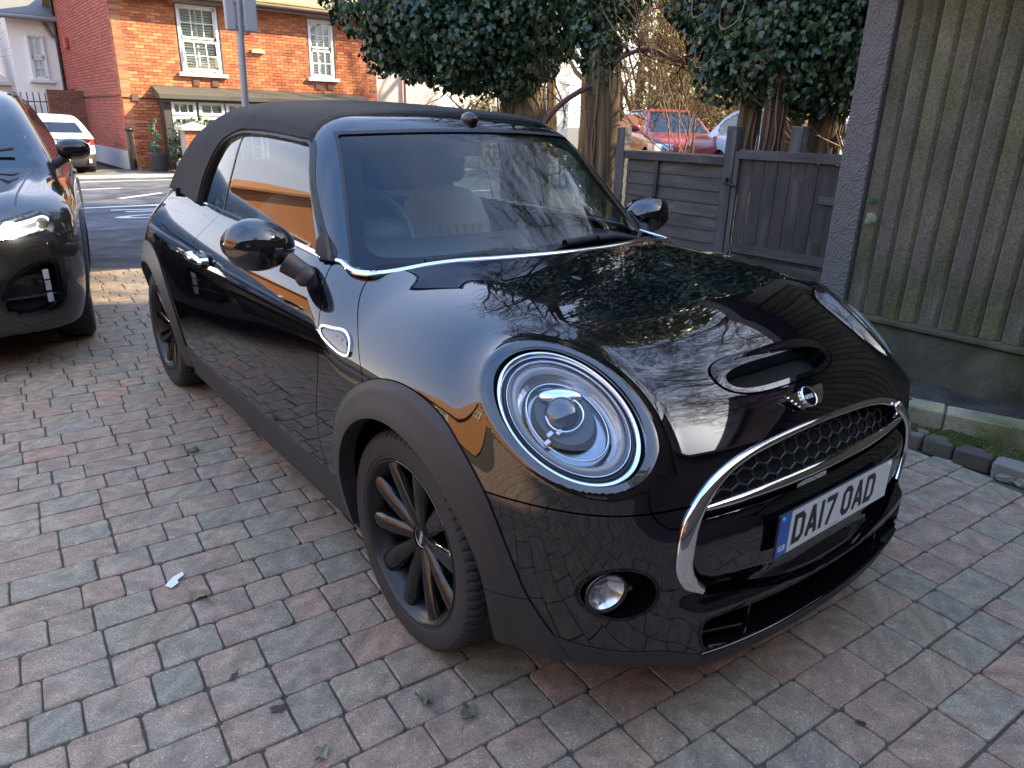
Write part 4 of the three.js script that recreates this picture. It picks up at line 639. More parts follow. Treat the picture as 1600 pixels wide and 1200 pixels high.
// ---------------------------------------------------------------- garage wall, kerb, fence and gate on the right
const concT = tex(512, 512, (u, v) => { const a = 0.345 + 0.2 * tn(u, v, 5, 2) + 0.16 * (rnd() - 0.5), g = clamp(0.5 + 2.4 * tn(u, v * 1, 4, 31)); return [a * lerp(1.06, 0.98, g), a * lerp(1.02, 1.0, g), a * lerp(0.88, 0.62, g)]; }, { srgb: true });
const pebbleT = tex(512, 512, (u, v) => clamp(0.5 + 0.9 * tn(u, v, 22, 4, 2) + 0.5 * tn(u, v, 60, 8, 2)));
const garage = thing('concrete_garage', 'dark ribbed concrete garage wall with a rough corner post on the right', 'garage');
{
  const m = std(1, 0.9, { map: concT, bumpMap: roughT, bumpScale: 0.004 }), post = std([0.13, 0.125, 0.118], 0.72, { bumpMap: pebbleT, bumpScale: 0.013 });
  mesh('corner_post', boxUV(new RoundedBoxGeometry(0.175, 2.5, 0.18, 2, 0.012).translate(-0.79, 1.08, -2.80), 3.2), post, garage);
  mesh('gravel_board', [boxUV(new RoundedBoxGeometry(5.6, 0.34, 0.07, 2, 0.01).translate(2.1, 0.13, -2.76), 1), boxUV(new RoundedBoxGeometry(5.6, 0.035, 0.10, 2, 0.012).translate(2.1, 0.305, -2.75), 1)], std([0.62, 0.64, 0.62], 0.85, { map: concT, bumpMap: roughT, bumpScale: 0.003 }), garage);
  const rib = (v) => { // one moulded rib, seen from above: a wide sloping face and a short return
    const s = new THREE.Shape([[0, -0.028], [0.006, 0.010], [0.016, 0.016], [0.080, 0.004], [0.1, -0.016], [0.1085, -0.028], [0.1085, -0.06], [0, -0.06]].map(([a, b]) => new THREE.Vector2(a, -b)));
    const g = new THREE.ExtrudeGeometry(s, { depth: 1.98, bevelEnabled: false, steps: 1 }).rotateX(-Math.PI / 2 + 0); // shape y -> world z
    g.rotateX(0); return boxUV(g.translate(0, 0.325, 0), 1);
  };
  const g = rib(), gs = [0, 1, 2, 3].map((k) => { const q = g.clone(), uv = q.attributes.uv; for (let i = 0; i < uv.count; i++) uv.setXY(i, uv.getX(i) * 0.6 + 0.27 * k, uv.getY(i) * 0.35 + 0.31 * k); return q; });
  for (let k = 0; k < 40; k++) { const o = mesh('rib', gs[k % 4], m, garage); o.position.set(-0.70 + k * 0.1085, 0, -2.755 + rr(-0.002, 0.002)); }
  mesh('end_wall', [boxUV(box(0.12, 2.2, 5.2, -0.79, 1.1, -5.5), 1)], m, garage);
  mesh('back_wall', [boxUV(box(5.7, 2.2, 0.1, 2.0, 1.1, -8.1), 1), boxUV(box(0.1, 2.2, 5.2, 3.7, 1.1, -5.4), 1), boxUV(box(5.4, 2.2, 0.05, 2.1, 1.1, -2.9), 1)], m, garage);
  mesh('roof', [boxUV(box(6.2, 0.07, 5.9, 2.05, 2.36, -5.45), 1)], std(0.12, 0.9), garage);
}
{ // low kerb in front of the garage, with a soil gutter behind and mossy edging blocks
  const a = -Math.atan2(-0.36, 1) , kerb = thing('concrete_kerb', 'pale concrete kerb running along the foot of the garage wall', 'kerb', [0.14, 0, -1.87], 0.346);
  const km = std([2.3, 2.2, 1.9], 0.9, { map: concT, bumpMap: roughT, bumpScale: 0.004 });
  let x = -1.1; [0.9, 0.34, 0.62, 0.5, 0.9].forEach((L, k) => { mesh('kerb_stone', boxUV(new RoundedBoxGeometry(L - 0.004, 0.24, 0.13, 2, 0.012).translate(x + L / 2, 0.045 + rr(-0.003, 0.003), 0), 0.9), km, kerb); x += L; });
  struct('soil_bed', sheet(-6, 5, -2.8, -1.735, 0.004, 1), std([0.62, 0.55, 0.45], 0.95, { map: asphaltT, bumpMap: roughT, bumpScale: 0.02 }));
  const names = ['small plain red edging brick at the end of the moss', 'dark mossy edging block in front of the concrete kerb', 'brown damp edging block under the moss in front of the kerb', 'grey chipped edging stone at the right end of the moss'];
  const cols = [[0.16, 0.125, 0.10], [0.085, 0.08, 0.05], [0.075, 0.06, 0.045], [0.20, 0.19, 0.16]];
  [[0.20, -1.775, 0.135], [0.335, -1.772, 0.13], [0.478, -1.768, 0.15], [0.655, -1.765, 0.20]].forEach(([bx, bz, L], k) => {
    const g = new RoundedBoxGeometry(L - 0.008, 0.085, 0.10, 6, 0.016), p = g.attributes.position; for (let i = 0; i < p.count; i++) { const n = 0.012 * fbm(p.getX(i) * 18 + k * 7, p.getY(i) * 18, p.getZ(i) * 18, 3); p.setXYZ(i, p.getX(i) + n, p.getY(i) + n, p.getZ(i) + n); } g.computeVertexNormals();
    const o = mesh('edging_block', boxUV(g, 2), std(cols[k], 0.9, { bumpMap: roughT, bumpScale: 0.004 })); o.position.set(bx, 0.028, bz); o.rotation.y = 0.05 * k; tag(o, names[k], 'edging block');
  });
  for (let k = 0; k < 5; k++) { const g = new THREE.IcosahedronGeometry(rr(0.02, 0.045), 3), p = g.attributes.position; for (let i = 0; i < p.count; i++) { const n = 1 + 0.5 * fbm(p.getX(i) * 30 + k * 5, p.getY(i) * 30, p.getZ(i) * 30, 3); p.setXYZ(i, p.getX(i) * n * 1.3, p.getY(i) * n * 0.6, p.getZ(i) * n); } g.computeVertexNormals(); const o = mesh('loose_stone', boxUV(g, 3), std([0.19, 0.18, 0.14], 0.9, { bumpMap: roughT, bumpScale: 0.004 })); o.position.set(0.62 + 0.09 * k, 0.012, -1.72 + rr(-0.015, 0.015)); tag(o, ['small pale stone at the paving edge, leftmost of five below the moss', 'small pale stone at the paving edge, second from the left below the moss', 'small pale stone at the paving edge, middle of five below the moss', 'small pale stone at the paving edge, fourth from the left below the moss', 'small pale stone at the paving edge, rightmost of five below the moss'][k], 'stone', 'loose stones at the paving edge'); }
  // moss: thousands of tiny tufts
  const tuft = new THREE.ConeGeometry(0.0035, 0.012, 4).translate(0, 0.004, 0), N = 9000, im = new THREE.InstancedMesh(tuft, std([0.085, 0.098, 0.02], 0.95), N), d = new THREE.Object3D(), c = new THREE.Color(); let n = 0;
  while (n < N) { const bx = rr(-0.3, 1.1), bz = rr(-1.87, -1.735) - 0.36 * Math.max(0, bx - 0.3) * 0.45; const cov = fbm(bx * 7, 0, bz * 12, 3) * 1.5 + 0.14 - 0.5 * Math.max(0, bz + 1.79) * 8; if (cov < 0) continue; d.position.set(bx, 0.058 + 0.02 * clamp(cov * 2) - 0.3 * Math.max(0, bz + 1.78), bz); d.rotation.set(rr(-0.6, 0.6), rr(0, 6), rr(-0.6, 0.6)); d.scale.setScalar(rr(0.7, 1.9)); d.updateMatrix(); im.setMatrixAt(n, d.matrix); const k = rnd(); c.setRGB(lerp(0.6, 1.3, k), lerp(0.7, 1.25, k), lerp(0.7, 1, k)); im.setColorAt(n, c); n++; }
  im.name = 'moss'; im.userData = { kind: 'stuff', label: 'green moss along the kerb beside the paving', category: 'moss' }; shade(im); scene.add(im);
}
// timber
const woodT = tex(256, 512, (u, v) => { const g = 0.5 + 0.5 * Math.sin((u * 26 + 3 * tn(u, v, 2, 5)) * 6.283) * 0.25 + 0.9 * tn(u, v * 0.25, 9, 2), a = 0.26 + 0.19 * g + 0.08 * (rnd() - 0.5) + 0.16 * tn(u, v, 3, 14); return [a * 0.90, a * 0.90, a * 0.87]; }, { srgb: true });
const woodM = (c) => std(c, 0.85, { map: woodT, bumpMap: woodT, bumpScale: 0.003 });
const plank = (w, h, d, x, y, z, r = 0.004, across = false) => { const g = boxUV(new RoundedBoxGeometry(w, h, d, 2, r), 1.3), uv = g.attributes.uv, o = rnd(), q = rnd(); for (let i = 0; i < uv.count; i++) across ? uv.setXY(i, uv.getY(i) + o, uv.getX(i) * 0.6 + q) : uv.setXY(i, uv.getX(i) + o, uv.getY(i) * 0.6 + q); return g.translate(x, y, z); };
{
  const grey = woodM([0.72, 0.74, 0.80]), dark = woodM([0.45, 0.45, 0.48]), pale = woodM([2.0, 1.85, 1.5]);  // pale: sunlight on upper edges put into the wood colour
  const FZ = -4.95, greys = [grey, woodM([0.62, 0.62, 0.66]), woodM([0.82, 0.82, 0.85]), woodM([0.70, 0.68, 0.66])], darks = [dark, woodM([0.40, 0.39, 0.41]), woodM([0.52, 0.50, 0.50]), woodM([0.46, 0.43, 0.41])], nailM = std([0.12, 0.10, 0.09], 0.5, { metalness: 0.7 });
  const postAt = (x, top, w, label, z = FZ - 0.01) => { const t = thing('timber_post', label, 'fence post', [x, 0, z]); mesh('shaft', plank(w, top, 0.11, 0, top / 2, 0), grey, t); mesh('sunlit_top', plank(w * 0.96, 0.012, 0.105, 0, top + 0.004, 0), pale, t); return t; };  // thin top slice carries the sunlight in its pale colour
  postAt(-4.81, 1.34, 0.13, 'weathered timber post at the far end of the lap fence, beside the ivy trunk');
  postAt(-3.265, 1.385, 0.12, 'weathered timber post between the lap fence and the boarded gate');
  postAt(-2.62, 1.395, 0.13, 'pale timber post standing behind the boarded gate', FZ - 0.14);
  const f = thing('lap_fence', 'low grey lap fence panel of wide horizontal boards behind the bonnet', 'fence', [0, 0, 0]);
  for (let k = 0; k < 7; k++) { const o = mesh('board', plank(1.36, 0.165, 0.014, 0, 0, 0, 0.003, true), greys[(k * 3 + 1) % 4], f); o.position.set(-4.04, 0.13 + k * 0.137, FZ - 0.012); o.rotation.set(-0.11, 0, rr(-0.004, 0.004)); }
  mesh('top_rail', plank(1.40, 0.075, 0.05, -4.03, 1.045, FZ + 0.02, 0.004, true), grey, f); mesh('capping', plank(1.42, 0.02, 0.09, -4.03, 1.094, FZ, 0.004, true), pale, f);  // capping coloured pale as if sunlit
  mesh('batten', plank(0.05, 1.0, 0.03, -4.24, 0.52, FZ + 0.02), dark, f);
  const g = thing('boarded_gate', 'dark low gate of upright boards next to the garage post', 'gate', [0, 0, 0]);
  for (let k = 0; k < 10; k++) mesh('board', plank(0.138, 1.0, 0.018, -3.06 + k * 0.142, 0.58 + rr(-0.004, 0.004), FZ + 0.004 * (k % 2)), darks[(k * 3 + 2) % 4], g).rotation.z = rr(-0.004, 0.004);
  mesh('top_rail', plank(1.48, 0.09, 0.05, -2.40, 1.125, FZ + 0.02, 0.004, true), grey, g);
  mesh('bottom_rail', plank(1.48, 0.085, 0.05, -2.40, 0.19, FZ + 0.035, 0.004, true), grey, g);
  mesh('gate_stile', plank(0.055, 1.06, 0.045, -3.165, 0.62, FZ + 0.02), grey, g);
  mesh('strap_hinge', plank(0.34, 0.075, 0.02, -2.05, 0.755, FZ + 0.03, 0.004, true), woodM([0.6, 0.66, 0.7]), g);
  mesh('latch', [box(0.03, 0.06, 0.03, -3.25, 0.86, FZ + 0.07), bar([-3.28, 0.84, FZ + 0.075], [-3.12, 0.815, FZ + 0.06], 0.012)], std([0.05, 0.045, 0.04], 0.5, { metalness: 0.7 }), g);
  for (let k = 0; k < 10; k++) for (const y of [0.2, 1.11]) mesh('nail_head', new THREE.SphereGeometry(0.006, 8, 6).scale(1, 1, 0.4).translate(-3.06 + k * 0.142 + rr(-0.01, 0.01), y + rr(-0.01, 0.01), FZ + 0.062 - (y > 1 ? 0.016 : 0)), nailM, g);
  const foot = thing('timber_sleeper', 'horizontal timber board at the foot of the fence and gate', 'board', [0, 0, 0]); mesh('board', plank(5.5, 0.1, 0.05, -3.2, 0.05, FZ + 0.03, 0.004, true), dark, foot);
}
// ---------------------------------------------------------------- houses across the road and around
const brickM = std(1, 0.88, { bumpMap: roughT, bumpScale: 0.003 });
function brickWall(name, parent, L, H, holes, tones, lay) { // real bricks as one part: lay(u, v) places the brick at u along, v up
  const bw = 0.225, bh = 0.075, g = new THREE.BoxGeometry(bw - 0.011, bh - 0.011, 0.03), list = [], c = new THREE.Color();
  for (let r = 0; r * bh < H; r++) for (let k = -1; k * bw < L; k++) { const v = r * bh + bh / 2; let u0 = Math.max(0.003, k * bw + (r & 1 ? bw / 2 : 0)), u1 = Math.min(L - 0.003, k * bw + (r & 1 ? bw / 2 : 0) + bw); for (const [a, b, p, q] of holes) if (v > p && v < q) { if (u0 < a && u1 > a) u1 = a; else if (u0 < b && u1 > b) u0 = b; else if (u0 >= a && u1 <= b) u1 = u0; } if (u1 - u0 > 0.04) list.push([(u0 + u1) / 2, v, (u1 - u0 - 0.011) / (bw - 0.011)]); }
  const im = new THREE.InstancedMesh(g, brickM, list.length), M4 = new THREE.Matrix4();
  list.forEach(([u, v, s], k) => { lay(u, v, M4); M4.scale(new THREE.Vector3(s, 1, 1)); im.setMatrixAt(k, M4); const t = tones[Math.floor(rnd() * tones.length)], f = rr(0.82, 1.12) ; c.setRGB(t[0] * f, t[1] * f, t[2] * f); im.setColorAt(k, c); });
  im.name = name; im.userData.kind = 'stuff'; shade(im); parent.add(im); return im;
}
const whiteP = std([0.72, 0.72, 0.70], 0.4), mortar = std([0.42, 0.37, 0.31], 0.9, { bumpMap: roughT, bumpScale: 0.002 }), slate = std([0.13, 0.125, 0.12], 0.8, { bumpMap: roughT, bumpScale: 0.006 }), blackP = std(0.015, 0.35), shutter = std([0.62, 0.61, 0.55], 0.5), pane = phys([0.9, 0.95, 0.95], 0.0, { transmission: 1, thickness: 0, ior: 1.5 });
function sash(parent, w, h, lay, { cols = 3, open = 0, kind = 'window' } = {}) { // a sliding sash window; local x along the wall, y up, z outwards
  const t = new THREE.Group(); t.name = kind; lay(t); parent.add(t); const fr = 0.055;
  mesh('frame', [box(w, fr, 0.10, 0, h / 2 - fr / 2, 0), box(w, fr, 0.10, 0, -h / 2 + fr / 2, 0), box(fr, h - 2 * fr, 0.10, -w / 2 + fr / 2, 0, 0), box(fr, h - 2 * fr, 0.10, w / 2 - fr / 2, 0, 0)], whiteP, t);
  mesh('sill', box(w + 0.22, 0.09, 0.2, 0, -h / 2 - 0.05, 0.06, 0.008), whiteP, t);
  for (const [y0, z, tilt] of [[h / 4 - 0.01, -0.015, 0], [-h / 4 + 0.01, 0.02, open]]) {
    const sw = w - 2 * fr, sh = h / 2 - fr, bars = [box(sw, 0.05, 0.035, 0, sh / 2 - 0.025, 0), box(sw, 0.05, 0.035, 0, -sh / 2 + 0.025, 0), box(0.045, sh, 0.035, -sw / 2 + 0.022, 0, 0), box(0.045, sh, 0.035, sw / 2 - 0.022, 0, 0), box(sw, 0.022, 0.028, 0, 0, 0)];
    for (let k = 1; k < cols; k++) bars.push(box(0.022, sh, 0.030, -sw / 2 + sw * k / cols, 0, 0));
    const place = (g) => put(g, 0, sh / 2, 0).rotateX(0).translate(0, -sh / 2, 0).translate(0, -sh / 2, 0).rotateX(0);
    const o = new THREE.Group(); o.name = 'sash'; o.position.set(0, y0, z); if (tilt) { o.rotation.x = -tilt; o.position.z += 0.06; o.position.y += 0.0; } t.add(o);
    mesh('glazing_bar', bars, whiteP, o); mesh('pane', box(sw - 0.04, sh - 0.04, 0.004), pane, o);
  }
  const lv = []; for (let y = -h / 2 + 0.1; y < h / 2 - 0.08; y += 0.062) lv.push(put(box(w - 0.2, 0.05, 0.008), 0, y, -0.12, 0.7)); lv.push(box(0.05, h - 0.1, 0.03, 0, 0, -0.12));
  mesh('shutter', lv, shutter, t);
  return t;
}
const house = thing('brick_house', 'orange brick house with white sash windows across the road', 'house');
{
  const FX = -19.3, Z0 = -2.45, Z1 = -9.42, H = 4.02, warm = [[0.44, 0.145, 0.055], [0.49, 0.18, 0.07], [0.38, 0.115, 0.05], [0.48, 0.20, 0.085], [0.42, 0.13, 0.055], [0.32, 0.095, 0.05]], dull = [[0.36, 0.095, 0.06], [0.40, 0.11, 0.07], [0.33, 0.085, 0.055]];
  const L = Z0 - Z1, wu = (z) => Z0 - z; // u runs along the front from the corner
  const wins = [[-3.94, -4.95, 2.36, 3.94], [-7.36, -8.10, 2.42, 3.92]];
  const holes = wins.map(([a, b, p, q]) => [wu(a) - 0.03, wu(b) + 0.03, p - 0.02, q + 0.02]); holes.push([wu(-3.40), wu(-8.75), -0.1, 1.82]);
  const q = new THREE.Quaternion().setFromEuler(new THREE.Euler(0, Math.PI / 2, 0)), one = new THREE.Vector3(1, 1, 1);
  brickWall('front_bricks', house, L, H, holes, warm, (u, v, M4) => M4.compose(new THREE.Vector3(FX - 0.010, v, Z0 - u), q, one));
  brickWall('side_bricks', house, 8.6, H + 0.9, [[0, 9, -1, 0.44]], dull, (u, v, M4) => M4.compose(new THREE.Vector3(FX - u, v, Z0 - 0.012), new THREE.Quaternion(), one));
  // mortar core with openings left free
  const core = [], seg = [[0, holes[0][0], 0, H], [holes[0][0], holes[0][1], 0, holes[0][2]], [holes[0][0], holes[0][1], holes[0][3], H], [holes[0][1], holes[1][0], 1.8, H], [holes[1][0], holes[1][1], 1.8, holes[1][2]], [holes[1][0], holes[1][1], holes[1][3], H], [holes[1][1], L, 0, H], [0, wu(-3.4), 0, 1.8]];
  seg[1][2] = 1.8;
  for (const [a, b, p, r] of seg) core.push(box(0.2, r - p, b - a, FX - 0.118, (p + r) / 2, Z0 - (a + b) / 2));
  mesh('wall', core.concat(box(8.6, H + 0.9, 0.2, FX - 4.3, (H + 0.9) / 2, Z0 - 0.124), box(8.6, H, 0.2, FX - 4.3, H / 2, Z1 + 0.1), box(0.2, H, L, FX - 8.5, H / 2, (Z0 + Z1) / 2)), mortar, house);
  mesh('plinth', [box(4.9, 0.46, 0.05, FX - 2.4, 0.23, Z0 + 0.03)], std([0.34, 0.37, 0.40], 0.8), house);
  const roofs = (() => { const s = new THREE.Shape([[0.45, 0], [-4.3, 2.6], [-9.1, 0], [-9.1, 0.09], [-4.3, 2.72], [0.45, 0.1]].map(([a, b]) => new THREE.Vector2(a, b))); return boxUV(new THREE.ExtrudeGeometry(s, { depth: L + 0.5, bevelEnabled: false }).translate(FX, H + 0.06, Z1 - 0.25), 0.5); })();
  const roofM = std([0.30, 0.25, 0.12], 0.9, { bumpMap: roughT, bumpScale: 0.01 });
  const roof = mesh('roof', roofs, roofM, house);
  for (let k = 0; k < 8; k++) mesh('tile_course', Array.from({ length: 29 }, (_, j) => put(box(0.25, 0.018, 0.238), 0, 0, 0, 0, 0, -0.5).translate(FX + 0.36 - k * 0.2, H + 0.17 + k * 0.110 + rr(-0.004, 0.004), Z1 + 0.1 + j * 0.245 + (k & 1) * 0.12)), roofM, roof);
  mesh('gutter', [bar([FX + 0.42, H + 0.05, Z0 + 0.2], [FX + 0.42, H + 0.05, Z1 - 0.25], 0.06, 0.06, 10), box(0.36, 0.03, L + 0.4, FX + 0.2, H + 0.0, (Z0 + Z1) / 2), box(0.03, 0.16, L + 0.4, FX + 0.36, H + 0.0, (Z0 + Z1) / 2)], std([0.10, 0.07, 0.05], 0.5), house);
  mesh('downpipe', [bar([FX - 7.9, H + 0.6, Z0 + 0.06], [FX - 8.1, 0, Z0 + 0.06], 0.05)], blackP, house);
  const layF = (z, y) => (t) => { t.position.set(FX - 0.06, y, z); t.rotation.y = Math.PI / 2; };
  sash(house, 0.98, 1.56, layF(-4.445, 3.15), { open: 0.16 }); sash(house, 0.72, 1.48, layF(-7.73, 3.17), {});
  for (const [z, y] of [[-4.25, 2.14], [-4.72, 2.14], [-7.55, 2.2], [-7.92, 2.2], [-2.75, 1.72]]) mesh('air_vent', box(0.05, 0.16, 0.16, FX + 0.012, y, z, 0.005), std([0.10, 0.06, 0.035], 0.8), house);
  // projecting bay with a lead canopy
  const bay = new THREE.Group(); bay.name = 'bay_window'; house.add(bay);
  const cs = new THREE.Shape([[0, 0], [0.62, 0], [0.62, 0.10], [0.50, 0.13], [0, 0.30]].map(([a, b]) => new THREE.Vector2(a, b)));
  mesh('canopy', [new THREE.ExtrudeGeometry(cs, { depth: 5.75, bevelEnabled: false }).translate(FX, 1.72, -8.92)], std([0.065, 0.062, 0.05], 0.75, { bumpMap: roughT, bumpScale: 0.01 }), bay);
  mesh('fascia', box(0.04, 0.07, 5.7, FX + 0.56, 1.685, -6.05), blackP, bay);
  mesh('corner_pier', [box(0.42, 1.7, 0.16, FX + 0.22, 0.86, -3.36), box(0.42, 1.7, 0.14, FX + 0.22, 0.86, -8.75)], std([0.05, 0.04, 0.04], 0.6), bay);
  const BX = FX + 0.40, unit = (z0, z1, y0, y1, cols, rows) => {
    const w = z0 - z1, h = y1 - y0, u = new THREE.Group(); u.name = 'bay_light'; u.position.set(BX, (y0 + y1) / 2, (z0 + z1) / 2); u.rotation.y = Math.PI / 2; house.add(u); const b = [box(w, 0.07, 0.08, 0, h / 2 - 0.035), box(w, 0.07, 0.08, 0, -h / 2 + 0.035), box(0.07, h - 0.14, 0.08, -w / 2 + 0.035), box(0.07, h - 0.14, 0.08, w / 2 - 0.035)];
    for (let k = 1; k < cols; k++) b.push(box(0.022, h - 0.14, 0.05, -w / 2 + w * k / cols)); for (let k = 1; k < rows; k++) b.push(box(w - 0.14, 0.022, 0.05, 0, -h / 2 + h * k / rows));
    mesh('frame', b, whiteP, u); mesh('pane', box(w - 0.1, h - 0.1, 0.004), pane, u); const lv = []; for (let y = -h / 2 + 0.1; y < h / 2 - 0.06; y += 0.06) lv.push(put(box(w - 0.16, 0.05, 0.008), 0, y, -0.12, 0.7)); mesh('shutter', lv, shutter, u);
  };
  unit(-3.46, -4.05, 0.22, 1.32, 3, 3); unit(-3.46, -4.05, 1.34, 1.66, 3, 1); unit(-4.12, -4.75, 1.34, 1.66, 2, 1); unit(-4.12, -4.75, 0.22, 1.32, 3, 3); unit(-4.80, -5.7, 1.34, 1.66, 3, 1); unit(-4.80, -5.7, 0.22, 1.32, 3, 3); unit(-5.76, -7.2, 0.22, 1.66, 4, 3); unit(-7.26, -8.65, 0.22, 1.66, 4, 3);
  mesh('bay_sill', [box(0.2, 0.08, 5.3, BX + 0.02, 0.18, -6.05), box(0.15, 0.16, 5.3, BX - 0.03, 0.07, -6.05)], std([0.45, 0.45, 0.42], 0.7), bay);
  mesh('alarm_box', [box(0.07, 0.24, 0.18, FX + 0.04, 3.55, -5.72, 0.02)], whiteP, house); mesh('wall_lamp', [box(0.08, 0.09, 0.34, FX + 0.05, 2.98, -5.9, 0.01)], std([0.5, 0.42, 0.3], 0.6), house);
  mesh('sounder_box', [box(0.42, 0.30, 0.10, FX - 6.4, 3.3, Z0 + 0.06, 0.02)], std([0.35, 0.05, 0.05], 0.5), house);
  mesh('camera', [bar([FX - 6.7, 1.95, Z0 + 0.06], [FX - 6.5, 1.92, Z0 + 0.3], 0.05), box(0.1, 0.14, 0.06, FX - 6.7, 1.95, Z0 + 0.05)], blackP, house);
  mesh('cable', [bar([FX - 6.5, 1.76, Z0 + 0.03], [FX + 0.01, 1.76, Z0 + 0.03], 0.012), bar([FX + 0.02, 1.72, Z0 - 0.02], [FX + 0.02, 1.70, -3.3], 0.012)], blackP, house);
  mesh('corner_bollard', [new THREE.CylinderGeometry(0.07, 0.09, 0.95, 14).translate(FX + 0.16, 0.48, Z0 - 0.02), new THREE.SphereGeometry(0.10, 14, 10).scale(1, 0.6, 1).translate(FX + 0.16, 0.98, Z0 - 0.02)], blackP, house);
  mesh('end_box', box(0.14, 0.18, 0.22, FX + 0.06, 1.78, -9.05, 0.01), std([0.12, 0.05, 0.03], 0.7), house);
}
{ // white rendered wing behind the parked car
  const t = thing('white_house', 'white rendered house with a slate roof left of the brick house', 'house');
  const render = std([0.88, 0.86, 0.80], 0.85, { bumpMap: roughT, bumpScale: 0.003 });
  mesh('wall', [boxUV(box(5, 4.1, 1.30, -30.2, 2.05, -1.79), 0.5)], render, t);
  const s = new THREE.Shape([[0.55, 0], [-2.5, 1.9], [-5.5, 0], [-5.5, 0.1], [-2.5, 2.05], [0.55, 0.14]].map(([a, b]) => new THREE.Vector2(a, b)));
  mesh('roof', boxUV(new THREE.ExtrudeGeometry(s, { depth: 1.75, bevelEnabled: false }).translate(-27.7, 4.0, -2.45), 0.5), slate, t);
  mesh('gutter', [bar([-27.1, 4.04, -0.68], [-27.1, 4.04, -2.45], 0.07), bar([-27.45, 4.0, -2.1], [-27.55, 3.55, -2.35], 0.06)], std([0.2, 0.2, 0.19], 0.5), t);
  sash(t, 0.46, 1.3, (q) => { q.position.set(-27.66, 2.95, -1.83); q.rotation.y = Math.PI / 2; }, { cols: 2 });
  const w = thing('garden_wall', 'low brick wall with white panels and iron railings behind the white car', 'wall');
  brickWall('bricks', w, 1.0, 1.95, [], [[0.2, 0.09, 0.06], [0.24, 0.1, 0.06]], (u, v, M4) => M4.compose(new THREE.Vector3(-24.5, v, -1.5 - u), new THREE.Quaternion().setFromEuler(new THREE.Euler(0, Math.PI / 2, 0)), new THREE.Vector3(1, 1, 1)));
  mesh('pier', [box(0.3, 1.95, 0.95, -24.68, 0.97, -2.0), box(0.45, 2.0, 0.45, -24.6, 1.0, -0.45)], mortar, w); mesh('pier_cap', [box(0.6, 0.1, 0.6, -24.6, 2.05, -0.45), new THREE.ConeGeometry(0.36, 0.22, 4).rotateY(Math.PI / 4).translate(-24.6, 2.2, -0.45)], std([0.5, 0.44, 0.36], 0.8), w);
  mesh('white_panel', box(0.1, 1.5, 0.85, -24.7, 0.75, -1.05), render, w);
  for (let k = 0; k < 6; k++) mesh('railing_bar', bar([-24.55, 0.9, -0.72 - k * 0.15], [-24.55, 1.85, -0.72 - k * 0.15], 0.014), blackP, w); mesh('railing_rail', [bar([-24.55, 1.6, -0.65], [-24.55, 1.6, -1.6], 0.016), bar([-24.55, 1.0, -0.65], [-24.55, 1.0, -1.6], 0.016)], blackP, w);
}
{ // pink rendered gable right of the brick house
  const t = thing('pink_building', 'pale pink rendered building right of the brick house', 'building'), m = std([0.72, 0.56, 0.50], 0.9, { bumpMap: roughT, bumpScale: 0.003 });
  mesh('wall', [boxUV(box(6, 4.6, 3.6, -25.2, 2.3, -11.6), 0.4)], m, t); mesh('downpipe', bar([-22.12, 0, -12.0], [-22.12, 4.6, -12.0], 0.05), std([0.25, 0.14, 0.10], 0.6), t); mesh('roof', boxUV(box(6.4, 0.2, 3.9, -25.2, 4.7, -11.6), 0.4), slate, t);
  const u = thing('white_house', 'long cream white house glimpsed between the ivy trunks', 'house'), wm = std([0.8, 0.77, 0.70], 0.85);
  mesh('wall', [box(5, 5.2, 13, -36, 2.6, -23.5)], wm, u); mesh('roof', [put(box(4, 0.15, 13.4), 0, 0, 0, 0, 0, -0.6).translate(-35, 6.2, -23.5), put(box(4, 0.15, 13.4), 0, 0, 0, 0, 0, 0.6).translate(-37.9, 6.2, -23.5)], std([0.3, 0.14, 0.08], 0.9), u);
  for (const [z, y] of [[-19.5, 3.8], [-22.5, 3.8], [-25.5, 3.8], [-28.3, 3.8], [-20.8, 1.3], [-24.2, 1.3]]) sash(u, 1.1, 1.4, (q) => { q.position.set(-33.46, y, z); q.rotation.y = Math.PI / 2; }, { cols: 2 });
  const v = thing('garden_wall', 'low yellowish brick wall in front of the cream white house', 'wall'); mesh('wall', [box(0.3, 1.2, 12, -29, 0.6, -19)], std([0.5, 0.36, 0.16], 0.9, { bumpMap: roughT, bumpScale: 0.01 }), v); mesh('coping', box(0.4, 0.08, 12, -29, 1.24, -19), std([0.5, 0.45, 0.36], 0.8), v);
}
